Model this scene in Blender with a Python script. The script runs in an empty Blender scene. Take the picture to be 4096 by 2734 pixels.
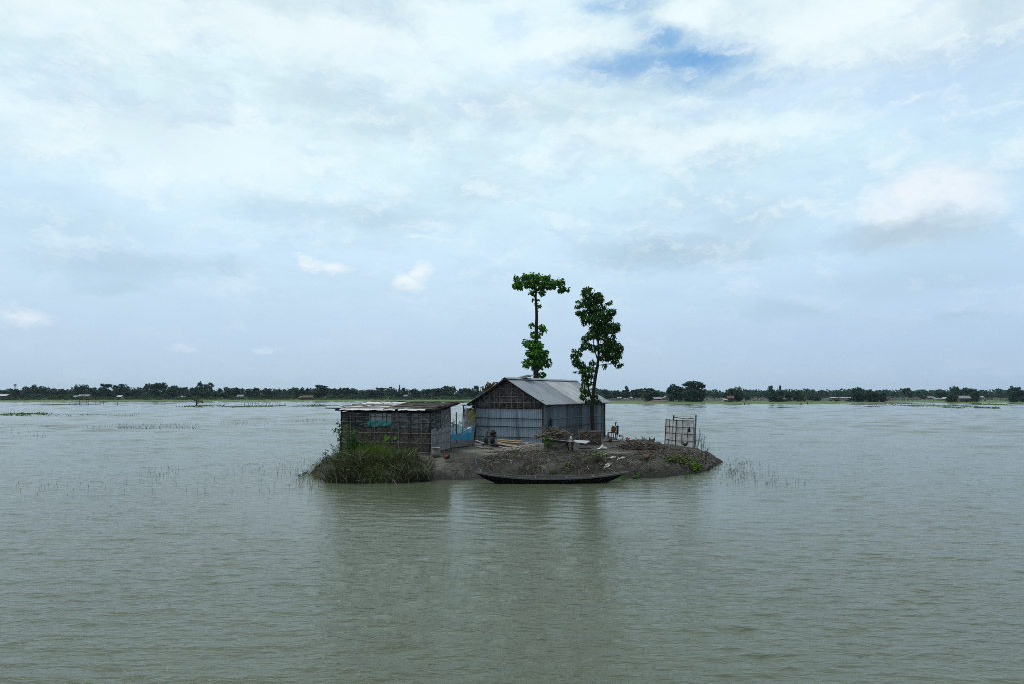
import bpy, math, random
import numpy as np
from mathutils import Vector

random.seed(7)
RS = np.random.RandomState(11)
sc = bpy.context.scene
COL = sc.collection

# ------------------------------------------------------------------ camera
F, CX, CY, HOR, CAMZ = 2731.0, 2048.0, 1367.0, 1568.0, 3.7     # pixels of the 4096 px photograph, metres
PITCH = math.atan((HOR - CY) / F)
cam_d = bpy.data.cameras.new('camera'); cam = bpy.data.objects.new('camera', cam_d); COL.objects.link(cam)
cam.location = (0, 0, CAMZ); cam.rotation_euler = (math.pi / 2 + PITCH, 0, 0)
cam_d.sensor_width = 36.0; cam_d.lens = 36.0 * F / 4096.0
cam_d.clip_start = 0.1; cam_d.clip_end = 20000
sc.camera = cam
SP, CP = math.sin(PITCH), math.cos(PITCH)

def ray(fx, fy):
    a = (fx - CX) / F; b = -(fy - CY) / F
    return np.array((a, CP - b * SP, SP + b * CP))
def G(fx, fy, z=0.0):                       # where the sight line meets the height z
    d = ray(fx, fy); t = (z - CAMZ) / d[2]
    return np.array((d[0] * t, d[1] * t, z))
def P(fx, fy, Y):                           # the point of the sight line at depth Y
    d = ray(fx, fy); t = Y / d[1]
    return np.array((d[0] * t, Y, CAMZ + d[2] * t))
def along(c, u, fx):                        # how far along u from c until column fx is reached
    k = (fx - CX) / F * CP                  # horizon-level approximation of x / y
    k = (fx - CX) / F * (1.0 / (CP - ((CY - 1680) / F) * SP))
    return (k * c[1] - c[0]) / (u[0] - k * u[1])

# ------------------------------------------------------------------ render settings
sc.view_settings.view_transform = 'Standard'; sc.view_settings.look = 'None'
sc.view_settings.exposure = 0.0; sc.view_settings.gamma = 1.0; sc.view_settings.use_curve_mapping = False
sc.cycles.use_denoising = False; sc.cycles.filter_width = 0.9
sc.cycles.max_bounces = 8; sc.cycles.transparent_max_bounces = 24
sc.cycles.volume_step_rate = 1.0
sc.cycles.sample_clamp_indirect = 6.0

# ------------------------------------------------------------------ sun and sky
SUN_DIR = Vector((-0.38, -0.02, 0.92)).normalized()
sun_d = bpy.data.lights.new('sun', 'SUN'); sun = bpy.data.objects.new('sun', sun_d); COL.objects.link(sun)
sun_d.energy = 1.8; sun_d.angle = math.radians(28); sun_d.color = (1.0, 0.96, 0.89)
sun.rotation_euler = (-SUN_DIR).to_track_quat('-Z', 'Y').to_euler(); sun.location = (-20, 20, 60)

def s2l(r, g, b):
    f = lambda c: c / 12.92 if c <= 0.04045 else ((c + 0.055) / 1.055) ** 2.4
    return (f(r / 255), f(g / 255), f(b / 255))

SKY_STRENGTH = 0.1
def build_sky():
    w = bpy.data.worlds.new('World'); sc.world = w; w.use_nodes = True
    nt = w.node_tree; N = nt.nodes; L = nt.links; N.clear()
    def nd(t, **k):
        n = N.new(t)
        for a, v in k.items(): setattr(n, a, v)
        return n
    def setv(sock, v):
        if hasattr(v, 'links') or isinstance(v, bpy.types.NodeSocket): L.new(v, sock)
        else: sock.default_value = v
    def math_(op, a, b=None, clamp=False):
        n = nd('ShaderNodeMath', operation=op, use_clamp=clamp); setv(n.inputs[0], a)
        if b is not None: setv(n.inputs[1], b)
        return n.outputs[0]
    def vm(op, a, b=None):
        n = nd('ShaderNodeVectorMath', operation=op); setv(n.inputs[0], a)
        if b is not None: setv(n.inputs[1], b)
        return n.outputs['Value'] if op == 'LENGTH' else n.outputs[0]
    def rng(v, a, b, c, d, smooth=True):
        n = nd('ShaderNodeMapRange', interpolation_type='SMOOTHSTEP' if smooth else 'LINEAR')
        setv(n.inputs[0], v); n.inputs[1].default_value = a; n.inputs[2].default_value = b
        n.inputs[3].default_value = c; n.inputs[4].default_value = d
        return n.outputs[0]
    def mix(f, a, b):
        n = nd('ShaderNodeMix', data_type='RGBA'); setv(n.inputs[0], f); setv(n.inputs[6], a); setv(n.inputs[7], b)
        return n.outputs[2]
    def noise(vec, scale, detail=5, rough=0.55):
        n = nd('ShaderNodeTexNoise'); L.new(vec, n.inputs['Vector'])
        n.inputs['Scale'].default_value = scale; n.inputs['Detail'].default_value = detail; n.inputs['Roughness'].default_value = rough
        return n
    tc = nd('ShaderNodeTexCoord'); D = vm('NORMALIZE', tc.outputs['Generated'])
    sp = nd('ShaderNodeSeparateXYZ'); L.new(D, sp.inputs[0]); X, Y, Z = sp.outputs
    az = math_('ARCTAN2', X, Y); el = math_('ARCSINE', Z)
    cb = nd('ShaderNodeCombineXYZ'); L.new(az, cb.inputs[0]); L.new(el, cb.inputs[1]); ae = cb.outputs[0]
    # warp the azimuth/elevation so that the clouds get torn edges
    n1 = noise(vm('MULTIPLY', ae, (1.0, 1.7, 1.0)), 9.0, 6, 0.6)
    w1 = vm('MULTIPLY', vm('SUBTRACT', n1.outputs['Color'], (0.5, 0.5, 0.5)), (0.22, 0.10, 0.0))
    n2 = noise(vm('MULTIPLY', ae, (1.0, 1.5, 1.0)), 38.0, 6, 0.65)
    w2 = vm('MULTIPLY', vm('SUBTRACT', n2.outputs['Color'], (0.5, 0.5, 0.5)), (0.05, 0.032, 0.0))
    aw = vm('ADD', vm('ADD', ae, w1), w2)
    # planar cloud sheet for streaks that converge to the horizon
    zz = math_('ADD', math_('MAXIMUM', Z, 0.0), 0.10)
    pc = nd('ShaderNodeCombineXYZ'); L.new(math_('DIVIDE', X, zz), pc.inputs[0]); L.new(math_('DIVIDE', Y, zz), pc.inputs[1])
    sheet = noise(pc.outputs[0], 1.15, 8, 0.62).outputs['Fac']
    sheet2 = noise(vm('ADD', pc.outputs[0], (7.3, 2.1, 0)), 3.2, 7, 0.6).outputs['Fac']
    def blobs(lst, core=0.15, edge=1.15):
        acc = None
        for fx, fy, rx, ry, s in lst:
            d = ray(fx, fy); d = d / np.linalg.norm(d)
            c = (math.atan2(d[0], d[1]), math.asin(d[2]), 0)
            q = vm('MULTIPLY', vm('SUBTRACT', aw, c), (F / rx, F / ry, 0))
            m = rng(vm('LENGTH', q), core, edge, s, 0.0)
            acc = m if acc is None else math_('MAXIMUM', acc, m)
        return acc
    K = 1.0 / SKY_STRENGTH
    def C(r, g, b, k=1.0): r, g, b = s2l(r, g, b); return (r * K * k, g * K * k, b * K * k, 1)
    sky = nd('ShaderNodeTexSky', sky_type='NISHITA', sun_disc=False)
    sky.sun_elevation = math.asin(SUN_DIR.z); sky.sun_rotation = math.atan2(SUN_DIR.x, SUN_DIR.y)
    sky.air_density = 1.0; sky.dust_density = 0.6; sky.ozone_density = 2.0
    # the bright cloud veil: whiter with height, greyer to the right of the view and behind the camera
    ramp = nd('ShaderNodeValToRGB'); L.new(rng(el, 0.0, 0.75, 0.0, 1.0, False), ramp.inputs[0])
    cr = ramp.color_ramp
    stops = [(0.0, (183, 206, 226)), (0.10, (192, 216, 238)), (0.25, (207, 234, 252)), (0.42, (218, 245, 255)), (0.62, (230, 251, 255)), (1.0, (228, 246, 254))]
    while len(cr.elements) < len(stops): cr.elements.new(0.5)
    for e, (p, c) in zip(cr.elements, stops): e.position = p; e.color = s2l(*c) + (1,)
    veil = vm('MULTIPLY', ramp.outputs[0], (K, K, K))
    veil = mix(rng(az, -0.15, 0.75, 0.0, 0.45), veil, vm('MULTIPLY', veil, (0.76, 0.82, 0.92)))
    # thin and thick parts of the sheet
    col = mix(math_('MULTIPLY', rng(sheet, 0.36, 0.58, 0.3, 0.0), rng(el, 0.08, 0.42, 0.25, 1.0)), veil, mix(0.12, sky.outputs[0], C(200, 230, 254)))
    tint = blobs([(1600, 240, 420, 60, 0.5), (2150, 310, 330, 70, 0.5), (3800, 330, 420, 200, 0.7), (300, 120, 130, 45, 0.45), (2100, 90, 170, 80, 0.4), (3100, 380, 500, 60, 0.6), (1800, 400, 500, 40, 0.35), (300, 730, 400, 60, 0.25)])
    col = mix(math_('MULTIPLY', tint, rng(sheet2, 0.30, 0.68, 1.0, 0.5)), col, C(194, 221, 253))
    W = blobs([(3380, 100, 640, 200, 0.95), (2740, 70, 240, 70, 0.9), (2200, 200, 300, 90, 0.8), (1150, 150, 950, 130, 0.8),
               (700, 560, 900, 190, 0.7), (700, 80, 900, 120, 0.6), (2700, 560, 620, 90, 0.75), (3150, 500, 420, 60, 0.7), (2300, 620, 300, 60, 0.45), (200, 60, 400, 100, 0.8),
               ])
    W = math_('MULTIPLY', W, rng(sheet2, 0.25, 0.6, 0.72, 1.0))
    col = mix(W, col, C(238, 252, 255, 1.01))
    aw = vm('ADD', vm('ADD', ae, vm('MULTIPLY', w1, (.40, .5, 0))), vm('MULTIPLY', w2, (.7, .8, 0)))
    gap = blobs([(2490, 265, 330, 76, 0.75), (2790, 255, 320, 108, 1.0), (2640, 160, 190, 60, 0.75), (2480, 15, 220, 54, 0.8), (3030, 335, 260, 46, 0.5), (2560, 95, 110, 50, 0.5)])
    gap = math_('MULTIPLY', gap, rng(sheet2, 0.36, 0.66, 1.0, 0.5))
    col = mix(gap, col, C(104, 166, 222))
    S = blobs([(1300, 1058, 115, 30, 0.95), (1240, 1040, 60, 24, 0.9), (1650, 1125, 80, 40, 0.95), (1700, 1085, 50, 40, 0.9), (1720, 950, 110, 10, 0.6), (1650, 905, 110, 14, 0.5), (75, 1250, 105, 42, 0.6),
               (750, 1375, 70, 20, 0.25), (1065, 1385, 60, 16, 0.3), (2030, 782, 50, 10, 0.5), (1300, 790, 60, 8, 0.35), (3050, 800, 70, 26, 0.35)], 0.15, 1.1)
    col = mix(math_('MULTIPLY', S, rng(n2.outputs['Fac'], 0.35, 0.6, 0.55, 1.0)), col, C(240, 249, 253))
    Gc = blobs([(2730, 1005, 500, 95, 0.8), (2980, 890, 300, 110, 0.45), (3630, 935, 280, 85, 0.75), (470, 1045, 400, 90, 0.55), (880, 1058, 150, 44, 0.5), (460, 1135, 150, 44, 0.45),
                (600, 470, 380, 170, 0.26), (3150, 1255, 220, 50, 0.5), (1080, 830, 240, 80, 0.3), (1500, 860, 280, 70, 0.35), (3850, 1270, 130, 26, 0.45), (350, 900, 400, 90, 0.3), (3650, 1120, 400, 70, 0.3)])
    col = mix(Gc, col, C(174, 202, 221))
    # fine broken texture over the whole cloud deck
    n3 = noise(vm('MULTIPLY', aw, (1.0, 2.1, 1.0)), 11.0, 9, 0.66).outputs['Fac']; n4 = noise(vm('ADD', vm('MULTIPLY', aw, (1.0, 2.6, 1.0)), (4.1, 1.7, 0)), 7.0, 8, 0.62).outputs['Fac']
    col = mix(math_('MULTIPLY', rng(n4, 0.50, 0.70, 0.0, 0.42), rng(el, 0.04, 0.22, 0.3, 1.0)), col, C(188, 213, 240))
    col = mix(math_('MULTIPLY', rng(n3, 0.48, 0.68, 0.0, 0.55), rng(el, 0.05, 0.30, 0.12, 1.0)), col, C(240, 252, 255))
    cum = blobs([(3740, 770, 230, 120, 0.85), (3600, 850, 190, 110, 0.6), (3850, 830, 180, 90, 0.45), (3660, 900, 240, 100, 0.4)], 0.25, 1.1)
    cum = math_('MULTIPLY', cum, rng(n2.outputs['Fac'], 0.3, 0.6, 0.75, 1.0))
    col = mix(cum, col, C(242, 248, 253))
    under = blobs([(3620, 940, 270, 66, 0.7), (3760, 900, 160, 50, 0.45)], 0.1, 1.1)
    col = mix(under, col, C(176, 201, 219))
    # grey dimming added to the unseen sky behind the camera, keeping camera-facing sides dark
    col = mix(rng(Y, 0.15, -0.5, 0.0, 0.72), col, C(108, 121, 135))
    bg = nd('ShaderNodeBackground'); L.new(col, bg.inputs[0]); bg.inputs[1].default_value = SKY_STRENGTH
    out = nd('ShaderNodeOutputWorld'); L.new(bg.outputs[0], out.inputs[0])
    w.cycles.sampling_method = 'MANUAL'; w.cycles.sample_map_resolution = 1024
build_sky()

# ------------------------------------------------------------------ mesh helpers
def nrm(a):
    a = np.asarray(a, float); return a / (np.linalg.norm(a, axis=-1, keepdims=True) + 1e-12)

class MB:
    def __init__(s): s.V = []; s.F = []; s.n = 0; s.mi = []
    def add(s, v, f, mi=0):
        v = np.asarray(v, float).reshape(-1, 3); f = np.asarray(f, int)
        s.V.append(v); s.F.append(f + s.n); s.mi.append(np.full(len(f), mi)); s.n += len(v)
    def tube(s, pts, r, sides=6, cap=True, mi=0, flat=1.0):
        p = np.asarray(pts, float); n = len(p)
        r = np.full(n, r, float) if np.isscalar(r) else np.asarray(r, float)
        t = np.gradient(p, axis=0); t = nrm(t)
        up = np.array((0, 0, 1.0)) if abs(t[0][2]) < 0.9 else np.array((1.0, 0, 0))
        a = nrm(np.cross(t[0], up)); A = []
        for i in range(n):
            a = nrm(a - t[i] * np.dot(a, t[i])); A.append(a)
        A = np.array(A); B = np.cross(t, A)
        th = np.arange(sides) * 2 * math.pi / sides
        ring = p[:, None, :] + r[:, None, None] * (np.cos(th)[None, :, None] * A[:, None, :] + flat * np.sin(th)[None, :, None] * B[:, None, :])
        i = np.arange(n - 1)[:, None] * sides; j = np.arange(sides)[None, :]; k = (j + 1) % sides
        f = np.stack([i + j, i + k, i + sides + k, i + sides + j], -1).reshape(-1, 4)
        base = s.n
        s.add(ring.reshape(-1, 3), f, mi)
        if cap and sides >= 3:
            for e, rev in ((0, True), (n - 1, False)):
                c = p[e]; idx = np.arange(sides) + e * sides
                v = np.vstack([ring.reshape(-1, 3)[idx], c[None]])
                ff = [[(q + 1) % sides, q, sides] if rev else [q, (q + 1) % sides, sides] for q in range(sides)]
                s.add(v, ff, mi)
        return s
    def bar(s, a, b, r, sides=6, mi=0, wob=0.0, seg=2, taper=1.0):
        a = np.asarray(a, float); b = np.asarray(b, float)
        if wob: seg = max(seg, 6)
        t = np.linspace(0, 1, seg)[:, None]; p = a + (b - a) * t
        if wob:
            w = RS.normal(0, wob, (seg, 3)); w[0] = w[-1] = 0; p = p + w
        return s.tube(p, r * np.linspace(1, taper, seg), sides, True, mi)
    def box(s, c, size, ax=None, mi=0):
        c = np.asarray(c, float); h = np.asarray(size, float) / 2
        ax = np.eye(3) if ax is None else np.asarray(ax, float)
        v = np.array([[x, y, z] for x in (-1, 1) for y in (-1, 1) for z in (-1, 1)], float) * h
        v = c + v @ ax
        s.add(v, [[0, 1, 3, 2], [4, 6, 7, 5], [0, 4, 5, 1], [2, 3, 7, 6], [0, 2, 6, 4], [1, 5, 7, 3]], mi); return s
    def grid(s, pts, mi=0, back=0.0):          # pts (n,m,3) as a sheet; back>0 gives it that thickness
        pts = np.asarray(pts, float); n, m = pts.shape[:2]
        i = np.arange(n - 1)[:, None] * m; j = np.arange(m - 1)[None, :]
        f = np.stack([i + j, i + j + 1, i + m + j + 1, i + m + j], -1).reshape(-1, 4)
        if not back: s.add(pts.reshape(-1, 3), f, mi); return s
        du = np.gradient(pts, axis=0); dv = np.gradient(pts, axis=1); nn = nrm(np.cross(du, dv))
        q = (pts - nn * back).reshape(-1, 3); p = pts.reshape(-1, 3)
        e = []
        N_ = n * m
        for jj in range(m - 1): e += [[jj, N_ + jj, N_ + jj + 1, jj + 1], [(n - 1) * m + jj + 1, N_ + (n - 1) * m + jj + 1, N_ + (n - 1) * m + jj, (n - 1) * m + jj]]
        for ii in range(n - 1): e += [[(ii + 1) * m, N_ + (ii + 1) * m, N_ + ii * m, ii * m], [ii * m + m - 1, N_ + ii * m + m - 1, N_ + (ii + 1) * m + m - 1, (ii + 1) * m + m - 1]]
        s.add(np.vstack([p, q]), np.vstack([f, f[:, ::-1] + N_, np.array(e)]), mi); return s
    def ball(s, c, r, n=8, m=6, jit=0.0, ax=None, mi=0):
        c = np.asarray(c, float); r = np.asarray(r, float) * np.ones(3)
        th = np.linspace(0, math.pi, m + 1)[:, None]; ph = np.arange(n)[None, :] * 2 * math.pi / n
        d = np.stack([np.sin(th) * np.cos(ph), np.sin(th) * np.sin(ph), np.cos(th) + 0 * ph], -1)
        k = 1 + RS.normal(0, jit, d.shape[:2])[..., None] if jit else 1.0
        if jit: k[0] = k[0, 0]; k[-1] = k[-1, 0]
        v = d * r * k
        if ax is not None: v = v @ np.asarray(ax, float)
        v = (v + c).reshape(-1, 3)
        i = np.arange(m)[:, None] * n; j = np.arange(n)[None, :]; q = (j + 1) % n
        s.add(v, np.stack([i + j, i + n + j, i + n + q, i + q], -1).reshape(-1, 4), mi); return s
    def leaves(s, pos, dr, up, ln, wd, fold=0.25, droop=0.25, mi=0):
        pos = np.asarray(pos, float); n = len(pos); dr = nrm(dr); sd = nrm(np.cross(dr, up)); nn = np.cross(sd, dr)
        ln = (np.ones(n) * ln)[:, None]; wd = (np.ones(n) * wd)[:, None]
        c = lambda a, b, h: pos + dr * ln * a + sd * wd * b + nn * h * ln
        v = np.stack([pos, c(.28, .5, fold * .5), c(.68, .40, fold * .4 - droop * .4), c(1, 0, -droop), c(.68, -.40, fold * .4 - droop * .4), c(.28, -.5, fold * .5)], 1)
        k = np.arange(n)[:, None] * 6
        f = np.vstack([np.hstack([k, k + 1, k + 2, k + 3]), np.hstack([k, k + 3, k + 4, k + 5])])
        s.add(v.reshape(-1, 3), f, mi); return s
    def blades(s, pos, dr, bend, ln, wd, mi=0):   # grass blades: three-segment tapering strips
        pos = np.asarray(pos, float); n = len(pos); dr = nrm(dr); bend = np.asarray(bend, float)
        ln = (np.ones(n) * ln)[:, None]; wd = (np.ones(n) * wd)[:, None]
        sd = nrm(np.cross(dr, RS.normal(0, 1, (n, 3))))
        P0 = [pos + dr * ln * t + bend * ln * t * t for t in (0, .4, .75, 1)]
        W_ = [.8, 1, .7, .12]
        v = np.stack([q for p, w in zip(P0, W_) for q in (p - sd * wd * w * .5, p + sd * wd * w * .5)], 1)
        k = np.arange(n)[:, None] * 8
        f = np.vstack([np.hstack([k + a, k + a + 1, k + a + 3, k + a + 2]) for a in (0, 2, 4)])
        s.add(v.reshape(-1, 3), f, mi); return s
    def build(s, name, mat, parent=None, smooth=True, origin=None, base=None):
        V = np.vstack(s.V)
        if parent is not None: off = np.array(parent_world(parent))
        elif origin is not None: off = np.asarray(origin, float)
        else:
            off = np.array([*(V[:, :2].min(0) + V[:, :2].max(0)) / 2, V[:, 2].min()])
        me = bpy.data.meshes.new(name); V = V - off
        me.vertices.add(len(V)); me.vertices.foreach_set('co', V.astype(np.float32).ravel())
        tot = np.concatenate([np.full(len(f), f.shape[1]) for f in s.F]); flat = np.concatenate([f.ravel() for f in s.F])
        me.loops.add(len(flat)); me.loops.foreach_set('vertex_index', flat.astype(np.int32))
        me.polygons.add(len(tot)); st = np.concatenate([[0], np.cumsum(tot)[:-1]])
        me.polygons.foreach_set('loop_start', st.astype(np.int32)); me.polygons.foreach_set('loop_total', tot.astype(np.int32))
        me.polygons.foreach_set('material_index', np.concatenate(s.mi).astype(np.int32))
        me.polygons.foreach_set('use_smooth', np.full(len(tot), smooth))
        me.update(calc_edges=True); me.validate()
        for m in (mat if isinstance(mat, (list, tuple)) else [mat]): me.materials.append(m)
        o = bpy.data.objects.new(name, me); COL.objects.link(o)
        if parent is not None: o.parent = parent
        else: o.location = off
        return o

def parent_world(p):
    v = Vector((0, 0, 0))
    while p is not None: v = v + p.location; p = p.parent
    return v
def tag(o, label=None, cat=None, group=None, kind=None):
    if label: o['label'] = label
    if cat: o['category'] = cat
    if group: o['group'] = group
    if kind: o['kind'] = kind
    return o
def thing(name, label, cat, loc, group=None):
    o = bpy.data.objects.new(name, None); COL.objects.link(o); o.location = tuple(loc); o.empty_display_size = 0.2
    return tag(o, label, cat, group)

# ------------------------------------------------------------------ materials
def M(name, c1, c2=None, scale=3.0, rough=0.8, bump=0.0, bscale=20.0, metal=0.0, stretch=(1, 1, 1), trans=0.0, island=0.0, c3=None, c3s=0.7, c3lo=0.55, c3hi=0.7, spec=0.35, alpha=1.0, hue=0.0, icol=None, ipow=3.0, wet=0.0):
    m = bpy.data.materials.new(name); m.use_nodes = True
    nt = m.node_tree; N = nt.nodes; L = nt.links
    b = N['Principled BSDF']; out = N['Material Output']
    geo = N.new('ShaderNodeNewGeometry'); mp = N.new('ShaderNodeMapping'); L.new(geo.outputs['Position'], mp.inputs[0])
    mp.inputs['Scale'].default_value = stretch
    def noise(sc_, det=5):
        n = N.new('ShaderNodeTexNoise'); L.new(mp.outputs[0], n.inputs['Vector']); n.inputs['Scale'].default_value = sc_; n.inputs['Detail'].default_value = det; n.inputs['Roughness'].default_value = 0.6
        return n.outputs['Fac']
    def rng(v, a, c):
        n = N.new('ShaderNodeMapRange'); L.new(v, n.inputs[0]); n.inputs[1].default_value = a; n.inputs[2].default_value = c; return n.outputs[0]
    def mix(f, a, c):
        n = N.new('ShaderNodeMix'); n.data_type = 'RGBA'; L.new(f, n.inputs[0])
        for s_, q in ((6, a), (7, c)):
            if isinstance(q, tuple): n.inputs[s_].default_value = q if len(q) == 4 else q + (1,)
            else: L.new(q, n.inputs[s_])
        return n.outputs[2]
    col = None
    if c2 is not None: col = mix(rng(noise(scale), 0.35, 0.65), c1, c2)
    if c3 is not None: col = mix(rng(noise(c3s, 4), c3lo, c3hi), col if col is not None else c1, c3)
    if icol is not None:
        pw = N.new('ShaderNodeMath'); pw.operation = 'POWER'; L.new(geo.outputs['Random Per Island'], pw.inputs[0]); pw.inputs[1].default_value = ipow
        col = mix(pw.outputs[0], col if col is not None else c1, icol)
    if wet:                                   # wet mud near the water line
        sx = N.new('ShaderNodeSeparateXYZ'); L.new(geo.outputs['Position'], sx.inputs[0]); ad = N.new('ShaderNodeMath'); ad.operation = 'MULTIPLY_ADD'; L.new(noise(3.0), ad.inputs[0]); ad.inputs[1].default_value = -.35; L.new(sx.outputs[2], ad.inputs[2])
        col = mix(rng(ad.outputs[0], -.12, wet), (0.026, 0.024, 0.021), col)
    if island:
        if col is None:
            rgb = N.new('ShaderNodeRGB'); rgb.outputs[0].default_value = c1 + (1,); col = rgb.outputs[0]
        h = N.new('ShaderNodeHueSaturation'); L.new(col, h.inputs['Color'])
        r = N.new('ShaderNodeMapRange'); L.new(geo.outputs['Random Per Island'], r.inputs[0]); r.inputs[3].default_value = 1 - island; r.inputs[4].default_value = 1 + island
        L.new(r.outputs[0], h.inputs['Value'])
        if hue:
            r2 = N.new('ShaderNodeMapRange'); L.new(geo.outputs['Random Per Island'], r2.inputs[0]); r2.inputs[3].default_value = 0.5 - hue; r2.inputs[4].default_value = 0.5 + hue
            L.new(r2.outputs[0], h.inputs['Hue'])
        col = h.outputs[0]
    if col is None: b.inputs['Base Color'].default_value = c1 + (1,)
    else: L.new(col, b.inputs['Base Color'])
    b.inputs['Roughness'].default_value = rough; b.inputs['Metallic'].default_value = metal
    b.inputs['Specular IOR Level'].default_value = spec
    if bump:
        n = N.new('ShaderNodeBump'); n.inputs['Strength'].default_value = bump; n.inputs['Distance'].default_value = 0.05
        L.new(noise(bscale, 6), n.inputs['Height']); L.new(n.outputs[0], b.inputs['Normal'])
    sh = b.outputs[0]
    if trans:
        t = N.new('ShaderNodeBsdfTranslucent'); ms = N.new('ShaderNodeMixShader'); ms.inputs[0].default_value = trans
        if col is not None: L.new(col, t.inputs[0])
        else: t.inputs[0].default_value = c1 + (1,)
        L.new(sh, ms.inputs[1]); L.new(t.outputs[0], ms.inputs[2]); sh = ms.outputs[0]
    if alpha < 1:
        t = N.new('ShaderNodeBsdfTransparent'); ms = N.new('ShaderNodeMixShader'); ms.inputs[0].default_value = alpha
        L.new(t.outputs[0], ms.inputs[1]); L.new(sh, ms.inputs[2]); sh = ms.outputs[0]
    L.new(sh, out.inputs[0])
    return m

mat = {}
mat['mud'] = M('mud', (0.064, 0.064, 0.052), (0.024, 0.024, 0.020), 5.0, 0.85, 1.6, 9.0, c3=(0.130, 0.122, 0.106), c3s=0.45, c3lo=0.5, c3hi=0.68, wet=.30)
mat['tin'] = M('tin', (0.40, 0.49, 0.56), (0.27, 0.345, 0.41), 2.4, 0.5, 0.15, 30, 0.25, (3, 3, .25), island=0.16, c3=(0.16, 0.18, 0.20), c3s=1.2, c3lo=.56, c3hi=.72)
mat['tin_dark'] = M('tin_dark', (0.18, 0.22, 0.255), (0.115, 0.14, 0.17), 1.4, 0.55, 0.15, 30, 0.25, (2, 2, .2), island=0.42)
mat['tin_roof'] = M('tin_roof', (0.30, 0.33, 0.36), (0.24, 0.265, 0.29), 1.2, 0.45, 0.1, 25, 0.3, (1, 1, 1), island=0.16)
mat['tin_new'] = M('tin_new', (0.50, 0.52, 0.53), (0.38, 0.39, 0.40), 1.0, 0.42, 0.1, 25, 0.3)
mat['bamboo'] = M('bamboo', (0.36, 0.31, 0.23), (0.23, 0.195, 0.145), 6, 0.6, 0.15, 40, island=0.35)
mat['bamboo_grey'] = M('bamboo_grey', (0.31, 0.285, 0.25), (0.17, 0.155, 0.135), 6, 0.7, 0.2, 40, island=0.3)
mat['bamboo_pale'] = M('bamboo_pale', (0.40, 0.36, 0.295), (0.25, 0.22, 0.18), 5, 0.6, 0.15, 30)
mat['bamboo_yellow'] = M('bamboo_yellow', (0.40, 0.28, 0.13), (0.27, 0.18, 0.09), 5, 0.5, 0.15, 30)
mat['dark_wood'] = M('dark_wood', (0.035, 0.03, 0.026), (0.020, 0.017, 0.015), 8, 0.8, 0.4, 30)
mat['wood'] = M('wood', (0.085, 0.068, 0.052), (0.048, 0.038, 0.030), 8, 0.8, 0.4, 30)
mat['grey_wood'] = M('grey_wood', (0.21, 0.195, 0.18), (0.12, 0.11, 0.10), 8, 0.8, 0.4, 30, stretch=(.3, 2, 2))
mat['twig'] = M('twig', (0.19, 0.165, 0.13), (0.10, 0.085, 0.068), 5, 0.85, island=0.4)
mat['rust'] = M('rust', (0.27, 0.105, 0.045), (0.11, 0.050, 0.028), 9, 0.85, 0.4, 40)
mat['engine_black'] = M('engine_black', (0.022, 0.020, 0.019), (0.045, 0.035, 0.028), 9, 0.7, 0.3, 40)
mat['white_plastic'] = M('white_plastic', (0.62, 0.62, 0.60), (0.46, 0.46, 0.44), 5, 0.5, 0.5, 9)
mat['white_sheet'] = M('white_sheet', (0.34, 0.35, 0.35), (0.19, 0.195, 0.20), 3, 0.5, 0.6, 8, c3=(0.27, 0.25, 0.20), c3s=1.4)
mat['latrine_sheet'] = M('latrine_sheet', (0.72, 0.73, 0.73), (0.50, 0.51, 0.51), 3, 0.45, 0.7, 7, c3=(0.40, 0.37, 0.31), c3s=1.6, trans=.25)
mat['roof_bamboo'] = M('roof_bamboo', (.24, .22, .19), (.13, .118, .10), 6, .9, .2, 40, island=.4, spec=.05)
mat['roof_plastic'] = M('roof_plastic', (0.70, 0.71, 0.72), (0.50, 0.51, 0.52), 3, 0.3, 0.6, 9)
mat['black_plastic'] = M('black_plastic', (0.022, 0.023, 0.025), (0.055, 0.058, 0.06), 5, 0.35, 1.0, 7, c3=(0.34, 0.35, 0.36), c3s=5, c3lo=.56, c3hi=.63, stretch=(.6, 1, 2.4))
mat['grey_plastic'] = M('grey_plastic', (0.30, 0.31, 0.32), (0.12, 0.125, 0.13), 4, 0.4, 0.9, 8, c3=(0.03, 0.032, 0.034), c3s=3.0, c3lo=.52, c3hi=.64, stretch=(.8, 1, 1.8))
mat['pale_plastic'] = M('pale_plastic', (0.52, 0.57, 0.60), (0.38, 0.42, 0.45), 4, 0.45, 0.8, 9)
mat['teal_plastic'] = M('teal_plastic', (0.09, 0.46, 0.42), (0.05, 0.32, 0.30), 4, 0.45, 0.8, 9)
mat['net_blue'] = M('net_blue', (0.03, 0.34, 0.52), (0.02, 0.26, 0.44), 4, 0.7, alpha=0.72)
mat['net_grey'] = M('net_grey', (0.14, 0.15, 0.15), (0.11, 0.115, 0.11), 4, 0.8, alpha=0.6)
mat['tarp_yellow'] = M('tarp_yellow', (0.50, 0.40, 0.10), (0.40, 0.31, 0.08), 5, 0.5, 0.4, 9, trans=0.3)
mat['tarp_white'] = M('tarp_white', (0.46, 0.46, 0.44), (0.34, 0.34, 0.33), 4, 0.5, 0.5, 9, trans=0.3)
mat['sack'] = M('sack', (0.27, 0.25, 0.20), (0.18, 0.165, 0.135), 5, 0.9, 0.5, 14)
mat['stone'] = M('stone', (0.34, 0.33, 0.30), (0.20, 0.19, 0.17), 7, 0.9, 0.5, 18)
mat['brick'] = M('brick', (0.26, 0.24, 0.20), (0.17, 0.155, 0.13), 7, 0.9, 0.4, 18)
mat['hose'] = M('hose', (0.20, 0.20, 0.20), (0.13, 0.13, 0.13), 5, 0.6, 0.2, 20)
mat['red_cloth'] = M('red_cloth', (0.40, 0.02, 0.015), (0.36, 0.10, 0.02), 14, 0.8, 0.6, 12)
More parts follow.
